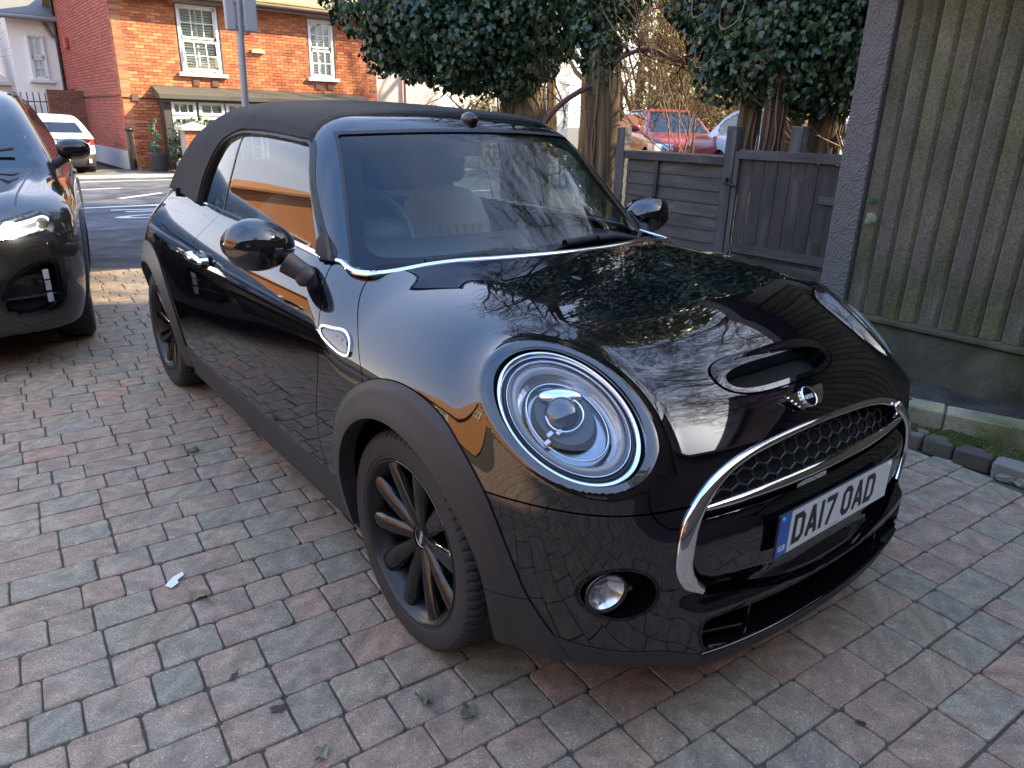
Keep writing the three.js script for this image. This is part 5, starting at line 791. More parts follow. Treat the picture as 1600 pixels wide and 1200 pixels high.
// houses outside the picture: some mirrored in the car, others added to block the sun
function plainHouse(label, x0, x1, z0, z1, H, ridge, alongX, col, roofCol, wins) {
  const t = thing('brick_house', label, 'house'), m = std(col, 0.9, { bumpMap: roughT, bumpScale: 0.01 }), cx = (x0 + x1) / 2, cz = (z0 + z1) / 2, w = x1 - x0, d = z1 - z0;
  const half = (alongX ? d : w) / 2, prof = new THREE.Shape([[-half, 0], [half, 0], [half, H], [0, ridge], [-half, H]].map(([a, b]) => new THREE.Vector2(a, b)));
  const len = alongX ? w : d, g = new THREE.ExtrudeGeometry(prof, { depth: len, bevelEnabled: false }).translate(0, 0, -len / 2); if (alongX) g.rotateY(Math.PI / 2); mesh('wall', boxUV(g.translate(cx, 0, cz), 0.5), m, t);
  const o = 0.4, sl = (ridge - H) / half, rf = new THREE.Shape([[-half - o, H - sl * o], [0, ridge], [half + o, H - sl * o], [half + o, H - sl * o + 0.14], [0, ridge + 0.16], [-half - o, H - sl * o + 0.14]].map(([a, b]) => new THREE.Vector2(a, b)));
  const r = new THREE.ExtrudeGeometry(rf, { depth: len + 0.6, bevelEnabled: false }).translate(0, 0.01, -len / 2 - 0.3); if (alongX) r.rotateY(Math.PI / 2); mesh('roof', boxUV(r.translate(cx, 0, cz), 0.5), std(roofCol, 0.9, { bumpMap: roughT, bumpScale: 0.02 }), t);
  for (const [x, y, z, turn, ww = 1.3, hh = 1.3] of wins) sash(t, ww, hh, (q) => { q.position.set(x, y, z); q.rotation.y = turn; }, { cols: 2 });
  return t;
}
plainHouse('orange brick house with a tiled roof farther left across the road', -34, -26, 7.5, 15.5, 3.8, 6.3, true, [0.44, 0.17, 0.06], [0.36, 0.17, 0.07], [[-25.95, 2.6, 8.7, Math.PI / 2, 1.5, 1.6], [-25.95, 2.6, 11.0, Math.PI / 2, 1.5, 1.6], [-25.95, 2.6, 13.4, Math.PI / 2, 1.5, 1.6]]);
plainHouse('brown brick house next door beyond the dark car', -10, 5, 10.5, 18, 3.4, 6.2, true, [0.40, 0.19, 0.075], [0.36, 0.18, 0.08], [[-7, 2.2, 10.45, Math.PI], [-2, 2.2, 10.45, Math.PI], [2.5, 2.2, 10.45, Math.PI]]);
plainHouse('tall unseen house added behind the photographer to shade the driveway', 4.4, 13, -14, 9.5, 3.8, 6.43, false, [0.10, 0.075, 0.06], [0.2, 0.12, 0.08], [[4.35, 1.6, 3.5, -Math.PI / 2], [4.35, 4.4, 1, -Math.PI / 2]]);  // added out of view as a sun blocker
plainHouse('tall dark house added unseen behind the garage, its roof shaped to shade the driveway', 4.4, 16, -16.6, -9.3, 8.3, 12.0, true, [0.14, 0.10, 0.08], [0.10, 0.08, 0.07], [[6, 5, -9.25, 0], [10, 5, -9.25, 0]]);  // added out of view; ridge and gable placed to set the shadow edge
// ---------------------------------------------------------------- trees, ivy, undergrowth
const barkT = tex(256, 256, (u, v) => { const a = 0.32 + 0.34 * tn(u, v * 0.2, 10, 4) + 0.12 * (rnd() - 0.5); return [a, a * 0.86, a * 0.66]; }, { srgb: true });
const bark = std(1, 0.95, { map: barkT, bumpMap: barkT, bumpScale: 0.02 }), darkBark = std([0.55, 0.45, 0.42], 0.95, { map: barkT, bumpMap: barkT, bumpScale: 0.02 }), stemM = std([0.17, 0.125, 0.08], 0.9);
function trunkG(pts, r0, r1, lumps = 0.12) { // tapered, lumpy trunk along points
  const c = new THREE.CatmullRomCurve3(pts.map((p) => new THREE.Vector3(...p))), n = 28, K = 20, P = [], I = [], uv = [], f = c.computeFrenetFrames(n, false);
  for (let k = 0; k <= n; k++) { const p = c.getPointAt(k / n), r = lerp(r0, r1, k / n); for (let q = 0; q <= K; q++) { const A = q / K * Math.PI * 2, rad = r * (1 + lumps * 2 * fbm(Math.cos(A) * 1.6 + pts[0][0], k * 0.14, Math.sin(A) * 1.6, 3)); const d = f.normals[k].clone().multiplyScalar(Math.cos(A) * rad).addScaledVector(f.binormals[k], Math.sin(A) * rad); P.push(p.x + d.x, p.y + d.y, p.z + d.z); uv.push(q / K * 2, k / n * 2.5); } }
  for (let k = 0; k < n; k++) for (let q = 0; q < K; q++) { const a = k * (K + 1) + q, b = a + K + 1; I.push(a, a + 1, b, a + 1, b + 1, b); }
  const g = new THREE.BufferGeometry(); g.setAttribute('position', new THREE.Float32BufferAttribute(P, 3)); g.setAttribute('uv', new THREE.Float32BufferAttribute(uv, 2)); g.setIndex(I); g.computeVertexNormals(); return g;
}
const ivyLeaf = (() => { // five-pointed leaf, folded along its rib
  const o = [[0, -0.5], [0.32, -0.42], [0.5, -0.08], [0.24, 0.06], [0.26, 0.3], [0, 0.55], [-0.26, 0.3], [-0.24, 0.06], [-0.5, -0.08], [-0.32, -0.42]], P = [0, -0.1, 0.05], I = []; for (const [x, y] of o) P.push(x, y, -0.16 * Math.abs(x) - 0.12 * y * y); for (let k = 0; k < 10; k++) I.push(0, 1 + k, 1 + (k + 1) % 10);
  const g = new THREE.BufferGeometry(); g.setAttribute('position', new THREE.Float32BufferAttribute(P, 3)); g.setAttribute('uv', new THREE.Float32BufferAttribute(new Float32Array(22), 2)); g.setIndex(I); g.computeVertexNormals(); return g;
})();
const leafM = phys([1, 1, 1], 0.34, { transmission: 0.12, side: THREE.DoubleSide });
function ivy(parent, blobs, perM2, size, tones, name = 'crown') { // leaves on and inside the skin of lumpy blobs
  const list = [], d = new THREE.Object3D(), n = new THREE.Vector3(), c = new THREE.Color();
  for (const [x, y, z, r, sy = 1] of blobs) {
    const N = Math.round(perM2 * 4 * Math.PI * r * r);
    for (let k = 0; k < N; k++) {
      const th = rnd() * Math.PI * 2, cy = rr(-1, 1), s = Math.sqrt(1 - cy * cy); n.set(s * Math.cos(th), cy, s * Math.sin(th));
      const lump = 1 + 0.55 * fbm(x + n.x * 1.7 / 1, y + n.y * 1.7, z + n.z * 1.7, 3), depth = 1 - 0.42 * rnd() ** 2.2, R = r * lump * depth;
      const clump = fbm((x + n.x * R) * 3.2, (y + n.y * R) * 3.2, (z + n.z * R) * 3.2, 2); if (clump < -0.16 && rnd() < 0.75) continue;
      list.push([x + n.x * R, y + n.y * R * sy, z + n.z * R, n.x, n.y, n.z, depth]);
    }
  }
  const im = new THREE.InstancedMesh(ivyLeaf, leafM, list.length), up = new THREE.Vector3();
  list.forEach(([x, y, z, a, b, e], k) => {
    d.position.set(x, y, z); up.set(a + rr(-0.8, 0.8), 0.35 + b * 0.6 + rr(-0.5, 0.6), e + rr(-0.8, 0.8)); d.up.set(rr(-0.4, 0.4), 1, rr(-0.4, 0.4)); d.lookAt(x + up.x, y + up.y, z + up.z); d.rotateZ(Math.PI + rr(-0.8, 0.8)); d.scale.setScalar(size * rr(0.55, 1.3)); d.updateMatrix(); im.setMatrixAt(k, d.matrix);
    const t = tones[Math.floor(rnd() * tones.length)], f = rr(0.7, 1.25); c.setRGB(t[0] * f, t[1] * f, t[2] * f); im.setColorAt(k, c);
  });
  im.name = name; im.userData.kind = 'stuff'; shade(im); parent.add(im); return im;
}
const ivyGreen = [[0.018, 0.058, 0.026], [0.025, 0.072, 0.032], [0.016, 0.048, 0.026], [0.035, 0.085, 0.035], [0.022, 0.06, 0.04], [0.06, 0.12, 0.05]];
function vines(parent, base, r, h, n, m = stemM, top = base) { for (let k = 0; k < n; k++) { const A = rr(0, 6.28), pts = []; let a = A; for (let y = 0; y <= 8; y++) { a += rr(-0.3, 0.3); const R = r * rr(0.99, 1.07); pts.push([lerp(base[0], top[0], y / 8) + Math.cos(a) * R, base[1] + h * y / 8, lerp(base[2], top[2], y / 8) + Math.sin(a) * R]); } mesh('ivy_stem', tube(pts, rr(0.004, 0.011), 18, 5), m, parent); } }
function twigs(base, dir, len, r, depth, out, spread = 0.55, up = 0.12) { // bare branching
  const n = 3, p = base.clone(), d = dir.clone(); let q = p.clone();
  for (let k = 0; k < n; k++) { d.add(new THREE.Vector3(rr(-1, 1), rr(-1, 1) + up, rr(-1, 1)).multiplyScalar(0.22)).normalize(); const e = q.clone().addScaledVector(d, len / n); const a = lerp(r, r * 0.62, k / n), b = lerp(r, r * 0.62, (k + 1) / n); out.push([q.clone(), e.clone(), a, b]); q = e;
    if (depth > 0 && (k > 0 || depth < 3)) { const s = d.clone().add(new THREE.Vector3(rr(-1, 1), rr(-0.7, 1), rr(-1, 1)).multiplyScalar(spread * 1.6)).normalize(); twigs(q, s, len * rr(0.55, 0.8), b * 0.62, depth - 1, out, spread, up); } }
  if (depth > 0) twigs(q, d, len * 0.75, r * 0.6, depth - 1, out, spread, up);
}
function twigGeo(list, thick = 1) { const P = [], N = [], I = [], u = new THREE.Vector3(), w = new THREE.Vector3(), d = new THREE.Vector3(); for (const [a, b, r0, r1] of list) { const K = r0 > 0.03 ? 6 : 3, o = P.length / 3; d.subVectors(b, a).normalize(); u.set(d.y, d.z, d.x).cross(d).normalize(); w.crossVectors(d, u); for (const [p, r] of [[a, r0], [b, r1]]) for (let q = 0; q < K; q++) { const A = q / K * 6.283, x = u.x * Math.cos(A) + w.x * Math.sin(A), y = u.y * Math.cos(A) + w.y * Math.sin(A), z = u.z * Math.cos(A) + w.z * Math.sin(A), R = Math.max(r, 0.004) * thick; P.push(p.x + x * R, p.y + y * R, p.z + z * R); N.push(x, y, z); } for (let q = 0; q < K; q++) { const c = o + q, e = o + (q + 1) % K; I.push(c, e, c + K, e, e + K, c + K); } } const g = new THREE.BufferGeometry(); g.setAttribute('position', new THREE.Float32BufferAttribute(P, 3)); g.setAttribute('normal', new THREE.Float32BufferAttribute(N, 3)); g.setIndex(I); return boxUV(g, 1); }
const V3 = (...a) => new THREE.Vector3(...a);
{ // the two thick ivy trunks left of the fence
  const t = thing('ivy_tree', 'thick tree trunk smothered in dark ivy behind the convertible roof', 'tree');
  mesh('trunk', trunkG([[-7.5, -0.1, -5.7], [-7.55, 1.2, -5.66], [-7.6, 2.4, -5.6], [-7.5, 4.5, -5.6]], 0.40, 0.26), bark, t); vines(t, [-7.52, 0.1, -5.69], 0.37, 2.2, 26, stemM, [-7.6, 0, -5.6]);
  ivy(t, [[-8.07, 2.75, -4.1, 0.8], [-8.3, 3.2, -3.7, 0.85], [-7.8, 2.5, -4.5, 0.72], [-7.7, 2.75, -5.1, 0.85], [-8.0, 3.2, -4.6, 0.95], [-7.5, 2.25, -5.25, 0.48], [-7.15, 2.3, -5.55, 0.42], [-7.1, 2.75, -5.5, 0.7], [-7.0, 3.2, -5.6, 0.85], [-7.6, 3.9, -5.2, 1.2], [-8.2, 4.4, -4.3, 1.1], [-7.4, 5.2, -5.6, 1.1], [-8.35, 2.45, -3.85, 0.42], [-7.95, 2.05, -4.75, 0.34], [-8.2, 2.25, -4.2, 0.4], [-7.7, 1.98, -5.05, 0.3], [-7.35, 1.95, -5.3, 0.32], [-8.5, 2.2, -3.8, 0.28]], 330, 0.085, ivyGreen);
  const tw = []; for (let k = 0; k < 5; k++) twigs(V3(-7.6 + rr(-0.3, 0.3), 4.2, -5.3), V3(rr(-0.8, 0.8), 1, rr(-0.8, 0.8)).normalize(), 1.7, 0.09, 4, tw); twigs(V3(-7.6, 2.1, -5.2), V3(-0.1, -0.75, 0.55).normalize(), 0.5, 0.02, 2, tw); twigs(V3(-7.9, 2.2, -4.9), V3(-0.1, -0.75, 0.55).normalize(), 0.5, 0.02, 2, tw); mesh('branches', twigGeo(tw), darkBark, t);
  const u = thing('ivy_tree', 'ivy trunk standing left of the timber fence post', 'tree');
  mesh('trunk', trunkG([[-5.62, -0.1, -5.5], [-5.66, 1.2, -5.47], [-5.72, 2.4, -5.42], [-5.7, 4.5, -5.4]], 0.225, 0.19), bark, u); vines(u, [-5.63, 0.1, -5.49], 0.21, 2.3, 22, stemM, [-5.72, 0, -5.42]);
  ivy(u, [[-5.72, 2.02, -5.42, 0.24], [-5.76, 2.2, -5.4, 0.30], [-5.74, 2.5, -5.42, 0.40], [-5.72, 2.85, -5.42, 0.48], [-5.7, 3.3, -5.4, 0.6], [-5.85, 3.9, -5.3, 0.85], [-5.6, 4.7, -5.5, 0.8]], 420, 0.08, ivyGreen);
  mesh('limb', [tube([[-5.72, 1.82, -5.2], [-5.78, 1.76, -5.1], [-5.88, 1.66, -4.98], [-6.0, 1.50, -4.85], [-6.1, 1.3, -4.75]], 0.035, 16, 7), tube([[-5.5, 2.08, -5.4], [-5.27, 2.16, -5.33], [-5.13, 2.23, -5.45], [-4.99, 2.23, -5.58], [-4.86, 2.15, -5.69], [-4.74, 2.12, -5.79], [-4.6, 2.2, -5.9]], 0.026, 24, 6)], std([0.10, 0.055, 0.05], 0.9), u);
  const tb = []; for (const [x, y, z] of [[-5.13, 2.23, -5.45], [-4.86, 2.15, -5.69], [-4.7, 2.14, -5.82], [-5.9, 1.6, -4.95]]) for (let k = 0; k < 3; k++) twigs(V3(x, y, z), V3(rr(-0.7, 0.7), rr(-0.6, 0.8), rr(-0.7, 0.7)).normalize(), rr(0.3, 0.6), 0.012, 2, tb); for (let k = 0; k < 4; k++) twigs(V3(-5.7, 4.3, -5.4), V3(rr(-0.8, 0.8), 1, rr(-0.8, 0.8)).normalize(), 1.7, 0.08, 4, tb); mesh('branches', twigGeo(tb), darkBark, u);
}
{ // ivy clump right of the fence: three trunks
  const R1 = [[-4.24, 2.75, -5.42, 0.42], [-3.7, 2.45, -5.35, 0.55], [-3.72, 2.0, -5.35, 0.40], [-3.35, 1.93, -5.38, 0.34], [-3.3, 3.1, -5.3, 0.9], [-3.8, 3.4, -5.4, 0.8], [-3.6, 4.3, -5.5, 1.0]], R2 = [[-3.25, 2.3, -5.3, 0.62], [-3.2, 2.7, -5.28, 0.7], [-3.08, 2.0, -5.5, 0.42], [-2.9, 3.5, -5.5, 0.9], [-3.3, 4.3, -5.6, 0.8]], R3 = [[-3.02, 1.98, -5.8, 0.46], [-3.0, 2.45, -5.7, 0.72], [-2.72, 1.93, -5.98, 0.40], [-2.63, 2.3, -5.8, 0.55], [-2.5, 2.7, -5.8, 0.7], [-3.0, 2.75, -5.7, 0.75], [-2.42, 2.02, -5.9, 0.36], [-2.1, 3.2, -5.9, 0.9], [-1.8, 2.5, -6.0, 0.7]];
  const data = [[[-3.5, -5.52], 0.115, R1, 'slim ivy tree beside the gate post, leftmost of the clump above the fence', bark], [[-3.08, -5.34], 0.115, R2, 'dark ivy tree behind the gate, middle of the clump above the fence', darkBark], [[-2.95, -6.1], 0.19, R3, 'thick vine-wrapped ivy tree behind the gate, nearest the garage', bark]];
  for (const [[x, z], r, blobs, label, bm] of data) {
    const t = thing('ivy_tree', label, 'tree'); mesh('trunk', trunkG([[x, -0.1, z], [x - 0.02, 1, z], [x + 0.02, 2.2, z], [x, 4.5, z]], r, r * 0.8), bm, t); vines(t, [x, 0.1, z], r * 0.95, 1.9, 12); ivy(t, blobs, 420, 0.072, ivyGreen);
    const tw = []; for (let k = 0; k < 3; k++) twigs(V3(x, 3.4, z), V3(rr(-0.9, 0.2), 0.9, rr(-0.5, 0.5)).normalize(), 0.9, 0.05, 3, tw); mesh('branches', twigGeo(tw), darkBark, t);
    for (let k = 0; k < 3; k++) { const a = blobs[k], o = [a[0], a[1], a[2] + a[3]]; mesh('hanging_stem', tube([[o[0] - 0.2, o[1] + 0.2, o[2] - 0.05], [o[0] - 0.05, o[1] - 0.05, o[2] + 0.08], [o[0] + 0.1, o[1] + 0.02, o[2] + 0.06], [o[0] + 0.14, o[1] + 0.25, o[2]]], 0.006, 18, 5), std([0.22, 0.2, 0.16], 0.8), t); }
  }
  const s = thing('bare_shrub', 'leaning bare stems behind the gate beside the garage post', 'shrub'); const tw = []; for (let k = 0; k < 7; k++) twigs(V3(-2.3 + rr(-0.2, 0.3), 0.1, -6.2), V3(rr(-0.4, 0.1), 1, rr(-0.2, 0.2)).normalize(), 1.2, 0.03, 2, tw); for (let k = 0; k < 5; k++) twigs(V3(-4.6, 0.2, -6), V3(rr(-0.5, 0.2), 1, rr(-0.3, 0.3)).normalize(), 1.3, 0.018, 3, tw); mesh('stems', twigGeo(tw), std([0.14, 0.09, 0.07], 0.9), s);
}
{ // taller ivy behind, catching the sun on top
  const t = thing('ivy_tree', 'tall ivy tree rising behind the clump, its sunlit top above the picture', 'tree'); mesh('trunk', trunkG([[-4.6, -0.1, -8.0], [-4.5, 3, -7.9], [-4.5, 6, -7.8], [-4.3, 9, -7.8]], 0.3, 0.12), bark, t);
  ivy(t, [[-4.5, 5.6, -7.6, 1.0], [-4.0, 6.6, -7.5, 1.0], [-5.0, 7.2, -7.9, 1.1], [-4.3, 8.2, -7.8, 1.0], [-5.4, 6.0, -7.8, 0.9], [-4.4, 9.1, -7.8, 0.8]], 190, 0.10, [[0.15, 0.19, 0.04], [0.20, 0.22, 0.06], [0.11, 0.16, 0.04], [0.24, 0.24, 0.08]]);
}
// bare trees: near ones over the garage (mirrored in the glass and bonnet), far ones in the wood
function bareTree(label, x, z, h, m, group, thick = 1, depth = 5, lean = 0) { const t = thing('bare_tree', label, 'tree', [x, 0, z], 0, group), tw = []; const top = [lean, h * 0.42, 0]; mesh('trunk', trunkG([[0, -0.1, 0], [lean * 0.3, h * 0.15, 0], [lean * 0.6, h * 0.3, 0.05], top], h * 0.019 * thick, h * 0.012 * thick), m, t); for (let k = 0; k < 5; k++) twigs(V3(lean * (0.6 + 0.1 * k), h * (0.28 + 0.035 * k), 0), V3(rr(-1, 1), rr(0.6, 1.3), rr(-1, 1)).normalize(), h * 0.2, h * 0.009 * thick, depth, tw); mesh('branches', twigGeo(tw, thick), m, t); return t; }
bareTree('bare tree spreading over the garage', 1.9, -8.7, 13, darkBark, undefined, 0.9, 6, 0.4);
bareTree('slim bare tree leaning over the back of the garage', 0.7, -8.75, 10.5, darkBark, undefined, 0.7, 6, -0.4);
bareTree('bare tree behind the ivy clump', -5.2, -8.6, 12, darkBark, undefined, 0.8, 6, 0.3);
bareTree('bare tree spreading over the lap fence', -6.5, -9.5, 9, darkBark, undefined, 0.9, 5, 0.5);
bareTree('tall bare tree behind the ivy clump', -3.9, -10.4, 12, darkBark, undefined, 0.9, 6, -0.3);
const sunBark = std([2.4, 2.1, 1.4], 0.95, { map: barkT });  // bark colour brightened to carry the sunlight on the far wood
{
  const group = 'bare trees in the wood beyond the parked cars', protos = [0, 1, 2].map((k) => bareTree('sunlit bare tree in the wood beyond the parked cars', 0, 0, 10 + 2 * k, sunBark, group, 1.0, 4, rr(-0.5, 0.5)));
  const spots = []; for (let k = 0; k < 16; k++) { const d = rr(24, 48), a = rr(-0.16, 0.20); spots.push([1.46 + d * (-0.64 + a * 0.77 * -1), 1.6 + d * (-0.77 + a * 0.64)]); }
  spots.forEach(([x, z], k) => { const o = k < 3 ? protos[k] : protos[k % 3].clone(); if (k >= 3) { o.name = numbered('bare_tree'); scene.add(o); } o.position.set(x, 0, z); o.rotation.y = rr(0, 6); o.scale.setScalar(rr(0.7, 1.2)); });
}
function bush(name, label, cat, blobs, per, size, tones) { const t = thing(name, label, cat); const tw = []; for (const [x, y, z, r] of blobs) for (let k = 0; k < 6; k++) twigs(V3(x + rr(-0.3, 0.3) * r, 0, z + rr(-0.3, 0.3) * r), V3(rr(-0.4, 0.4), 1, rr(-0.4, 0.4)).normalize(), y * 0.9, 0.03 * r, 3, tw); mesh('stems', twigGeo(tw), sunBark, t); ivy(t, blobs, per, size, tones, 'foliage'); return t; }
const yellowG = [[0.30, 0.28, 0.06], [0.36, 0.30, 0.09], [0.24, 0.24, 0.05], [0.42, 0.36, 0.14]], oliveG = [[0.10, 0.12, 0.03], [0.14, 0.15, 0.04], [0.08, 0.10, 0.03]];
bush('bush', 'sunlit yellow green undergrowth beyond the red car', 'bush', [[-15.5, 1.5, -18.5, 1.6], [-17.2, 1.9, -21, 1.9], [-14, 1.6, -20, 1.7], [-13.2, 2.2, -22.5, 2.0], [-19.5, 1.6, -22, 1.6]], 26, 0.16, yellowG);
bush('bush', 'brown twiggy hedge above the red car roof', 'bush', [[-12.3, 1.9, -16.5, 1.1], [-11.2, 1.8, -16.6, 1.1], [-10.2, 1.9, -16.4, 1.1]], 40, 0.09, [[0.22, 0.13, 0.07], [0.28, 0.18, 0.09]]);
bush('bush', 'green evergreen bush behind the brown hedge', 'bush', [[-14.4, 3.0, -19, 0.9], [-14.2, 2.0, -19, 0.9]], 70, 0.13, [[0.03, 0.08, 0.03], [0.04, 0.10, 0.035]]);
bush('bush', 'pale yellow bush in front of the cream white house', 'bush', [[-20.6, 1.2, -14.5, 0.9], [-19.2, 1.1, -14.8, 0.8], [-22.5, 1.3, -15.5, 1]], 40, 0.14, yellowG);
bush('bush', 'olive green trees at the back of the wood', 'bush', [[-14, 5, -32, 3.6], [-22, 6, -32, 4], [-8, 5, -30, 3.4], [-28, 5, -36, 4], [-3, 5, -27, 3.2]], 14, 0.3, [...oliveG, ...yellowG]);
bush('hedge', 'tall dark hedge at the left edge beside the white house', 'hedge', [[-29, 1.2, 0.2, 1.1], [-29, 2.4, 0.3, 1.0], [-30, 3.2, 0.4, 1.0]], 120, 0.12, [[0.02, 0.04, 0.015], [0.03, 0.05, 0.02]]);
bush('tree', 'sunlit yellow green tree top at the upper left corner', 'tree', [[-34, 4.6, -0.6, 1.5], [-36, 5.6, -2.4, 1.6], [-35, 6.2, -0.5, 1.5]], 60, 0.18, yellowG);
bush('bush', 'golden twiggy thicket in the gap between the ivy trees', 'bush', [[-13.3, 3.0, -14.8, 1.5], [-13.8, 5.2, -15.2, 1.6], [-12.4, 2.0, -15.4, 1.2], [-14.6, 4.2, -15.8, 1.5]], 22, 0.09, [[0.5, 0.40, 0.15], [0.42, 0.36, 0.12], [0.55, 0.46, 0.22]]);
// ---------------------------------------------------------------- the other vehicles
function carBody(o) { // half body as a smooth function; o: dimensions and profiles
  const W = o.width / 2, sideIn2 = spl([0.15, 0.3, 0.5, 0.68, 0.85, 1.0, 1.1, 1.2], [-0.10, -0.035, -0.004, 0, -0.015, -0.05, -0.11, -0.2]), topY = spl(o.top[0], o.top[1]), rY = spl(o.roof[0], o.roof[1]);
  const bf = (x, y, z) => { const az = Math.abs(z), z2 = z * z; let d = az - (W + sideIn2(y) - 0.05 * ss(o.front - 0.9, o.front, x) - 0.06 * ss(o.back + 0.8, o.back, x)); d = smax(d, x - (o.nose(y) - 0.13 * z2 - 0.22 * z2 * z2), 0.16); d = smax(d, -x - (-o.tail(y) - 0.10 * z2 - 0.15 * z2 * z2), 0.16); d = smax(d, y - (topY(x) - 0.05 * z2 + (o.crease ?? 0) * Math.exp(-(((az - 0.62 + 0.06 * (x - 0.2)) / 0.05) ** 2))), o.shoulder ?? 0.12); return smax(d, o.floor - y, 0.03); };
  const cf = (x, y, z) => { const az = Math.abs(z); let d = (az - (W - 0.10 - 0.36 * (y - o.belt) - 0.10 * Math.max(0, y - o.belt) ** 2)) * 0.94; d = smax(d, (y - (rY(x) - 0.07 * z * z)) * 0.86, 0.09); return smax(d, o.belt - 0.2 - y, 0.02); };
  return { bf, cf };
}
function simpleWheel(r, m, spokes = 5, wide = 0.22) {
  const w = new THREE.Group(); w.name = 'wheel'; const lt = (pts, n = 40) => new THREE.LatheGeometry(pts.map(([a, b]) => new THREE.Vector2(a, b)), n).rotateX(Math.PI / 2), h = wide / 2;
  mesh('tyre', lt([[r * 0.7, -h], [r * 0.9, -h], [r * 0.985, -h * 0.82], [r, -h * 0.4], [r, h * 0.4], [r * 0.985, h * 0.82], [r * 0.92, h], [r * 0.8, h * 0.98], [r * 0.7, h * 0.9]]), M.rubber, w);
  mesh('rim', lt([[r * 0.66, -h * 0.9], [r * 0.7, h * 0.88], [r * 0.73, h * 0.94], [r * 0.70, h * 0.96], [r * 0.66, h * 0.75], [r * 0.62, 0], [r * 0.6, -h * 0.8]]), m, w); mesh('brake_disc', new THREE.CylinderGeometry(r * 0.46, r * 0.46, 0.02, 30).rotateX(Math.PI / 2), std(0.1, 0.5, { metalness: 0.8 }), w);
  for (let k = 0; k < spokes; k++) { const s = mesh('spoke', new RoundedBoxGeometry(r * 0.64, r * 0.14, 0.04, 2, 0.012).translate(r * 0.36, 0, h * 0.66), m, w); s.rotation.z = k / spokes * Math.PI * 2 + 0.3; } mesh('hub', new THREE.CylinderGeometry(r * 0.16, r * 0.18, 0.05, 20).rotateX(Math.PI / 2).translate(0, 0, h * 0.68), m, w); return w;
}
function buildCar(root, o, paint) {
  const { bf, cf } = carBody(o), h = o.cell, half = (m) => cut(m, (x, y, z) => z - 1e-5), W = o.width / 2;
  const body = half(isoMesh(bf, [o.back - 0.1, o.floor - 0.05, -0.06], [o.front + 0.1, o.belt + 0.35, W + 0.06], h)), cab = half(isoMesh(cf, [o.back - 0.2, o.belt - 0.1, -0.06], [o.front, o.height + 0.08, W], h));
  const arch = (x, y, z) => (z < W * 0.55 ? 1 : Math.min(...o.axles.map((a) => Math.hypot(x - a, Math.max(0, y - o.r)) - o.r - 0.045)));
  const side = polySD(smoothLine(o.window, true, 5)), scr = (x, y, z, nx) => Math.min(nx - 0.28, W - 0.17 - 0.42 * (y - o.belt) - z, y - o.belt - 0.015, o.roofFront - y + 0.03 * (1 - z * z)), rearW = (x, y, z, nx) => Math.min(-nx - 0.4, W - 0.24 - 0.4 * (y - o.belt) - z, y - o.belt - 0.06, o.height - 0.16 - y);
  const above = (x, y, z) => y - o.belt + 0.03 - (bf(x, y, z) < -0.03 ? 1 : 0);
  const isSide = (x, y, z, nx, ny, nz) => (nz > 0.45 && Math.abs(nx) < 0.6 ? side(x, y) : 1);
  const outside = (x, y, z) => bf(x, y, z) + 0.03;
  mesh('body', geo(both(skirt(cuts(body, arch, o.noseHole ?? (() => 1)), 0.02))), paint, root);
  mesh('roof', geo(both(cuts(cab, outside, isSide, (...a) => -scr(...a), (...a) => -rearW(...a)))), o.roofPaint ?? paint, root);
  mesh('windscreen', geo(both(cut(cab, (...a) => scr(...a)))), o.glass ?? M.tinted, root); mesh('rear_window', geo(both(cut(cab, (...a) => rearW(...a)))), M.tinted, root);
  for (const s of [1, -1]) { const S = (m) => (s < 0 ? mirror(m) : m); mesh('side_window', geo(S(cut(cab, (...a) => -isSide(...a)))), M.tinted, root); mesh('window_trim', geo(S(lift(cut(cab, (...a) => 0.012 - Math.abs(isSide(...a))), 0.004))), M.seal, root);
    if (o.cladding) mesh('cladding', geo(S(skirt(lift(cuts(body, (x, y) => Math.max(...o.axles.map((a) => o.r + 0.10 - Math.hypot(x - a, y - o.r))), arch, (x, y, z) => z - W * 0.6), 0.012), 0.04))), M.plastic, root); }
  mesh('lining', [geo(both(lift(cuts(body, arch, o.noseHole ?? (() => 1)), -0.03))), box(o.front - o.back - 0.5, 0.03, o.width - 0.5, (o.front + o.back) / 2, o.floor + 0.03, 0)], M.lining, root);
  for (const a of o.axles) mesh('wheel_housing', box(o.r * 2.3, o.r * 1.9, o.width - 0.5, a, o.r + 0.05, 0), M.lining, root);
  const w = simpleWheel(o.r, o.rim ?? M.silver, o.spokes ?? 5); o.axles.forEach((a, i) => [1, -1].forEach((s, j) => { const q = i + j ? w.clone() : w; q.position.set(a, o.r, s * (W - 0.14)); q.rotation.y = s < 0 ? Math.PI : 0; root.add(q); }));
  mesh('seats', [new RoundedBoxGeometry(0.14, 0.6, 0.5, 3, 0.05).rotateZ(0.2).translate(o.seat, o.belt, 0.36), new RoundedBoxGeometry(0.14, 0.6, 0.5, 3, 0.05).rotateZ(0.2).translate(o.seat, o.belt, -0.36)], std(0.03, 0.8), root);
  mesh('dashboard', [new RoundedBoxGeometry(0.5, 0.15, o.width - 0.4, 3, 0.05).translate(o.seat + 0.85, o.belt - 0.04, 0)], std(0.02, 0.7), root);
  return { body, cab, bf, cf };
}
const mirrorG = (s, sx = 1) => { const g = new THREE.SphereGeometry(1, 32, 20), p = g.attributes.position; for (let k = 0; k < p.count; k++) { const x = p.getX(k), y = p.getY(k), z = p.getZ(k); p.setXYZ(k, x * (x < 0 ? 0.05 : 0.10), Math.sign(y) * Math.abs(y) ** 0.8 * 0.085, Math.sign(z) * Math.abs(z) ** 0.8 * 0.13 * (1 + 0.25 * x)); } g.computeVertexNormals(); return g; };
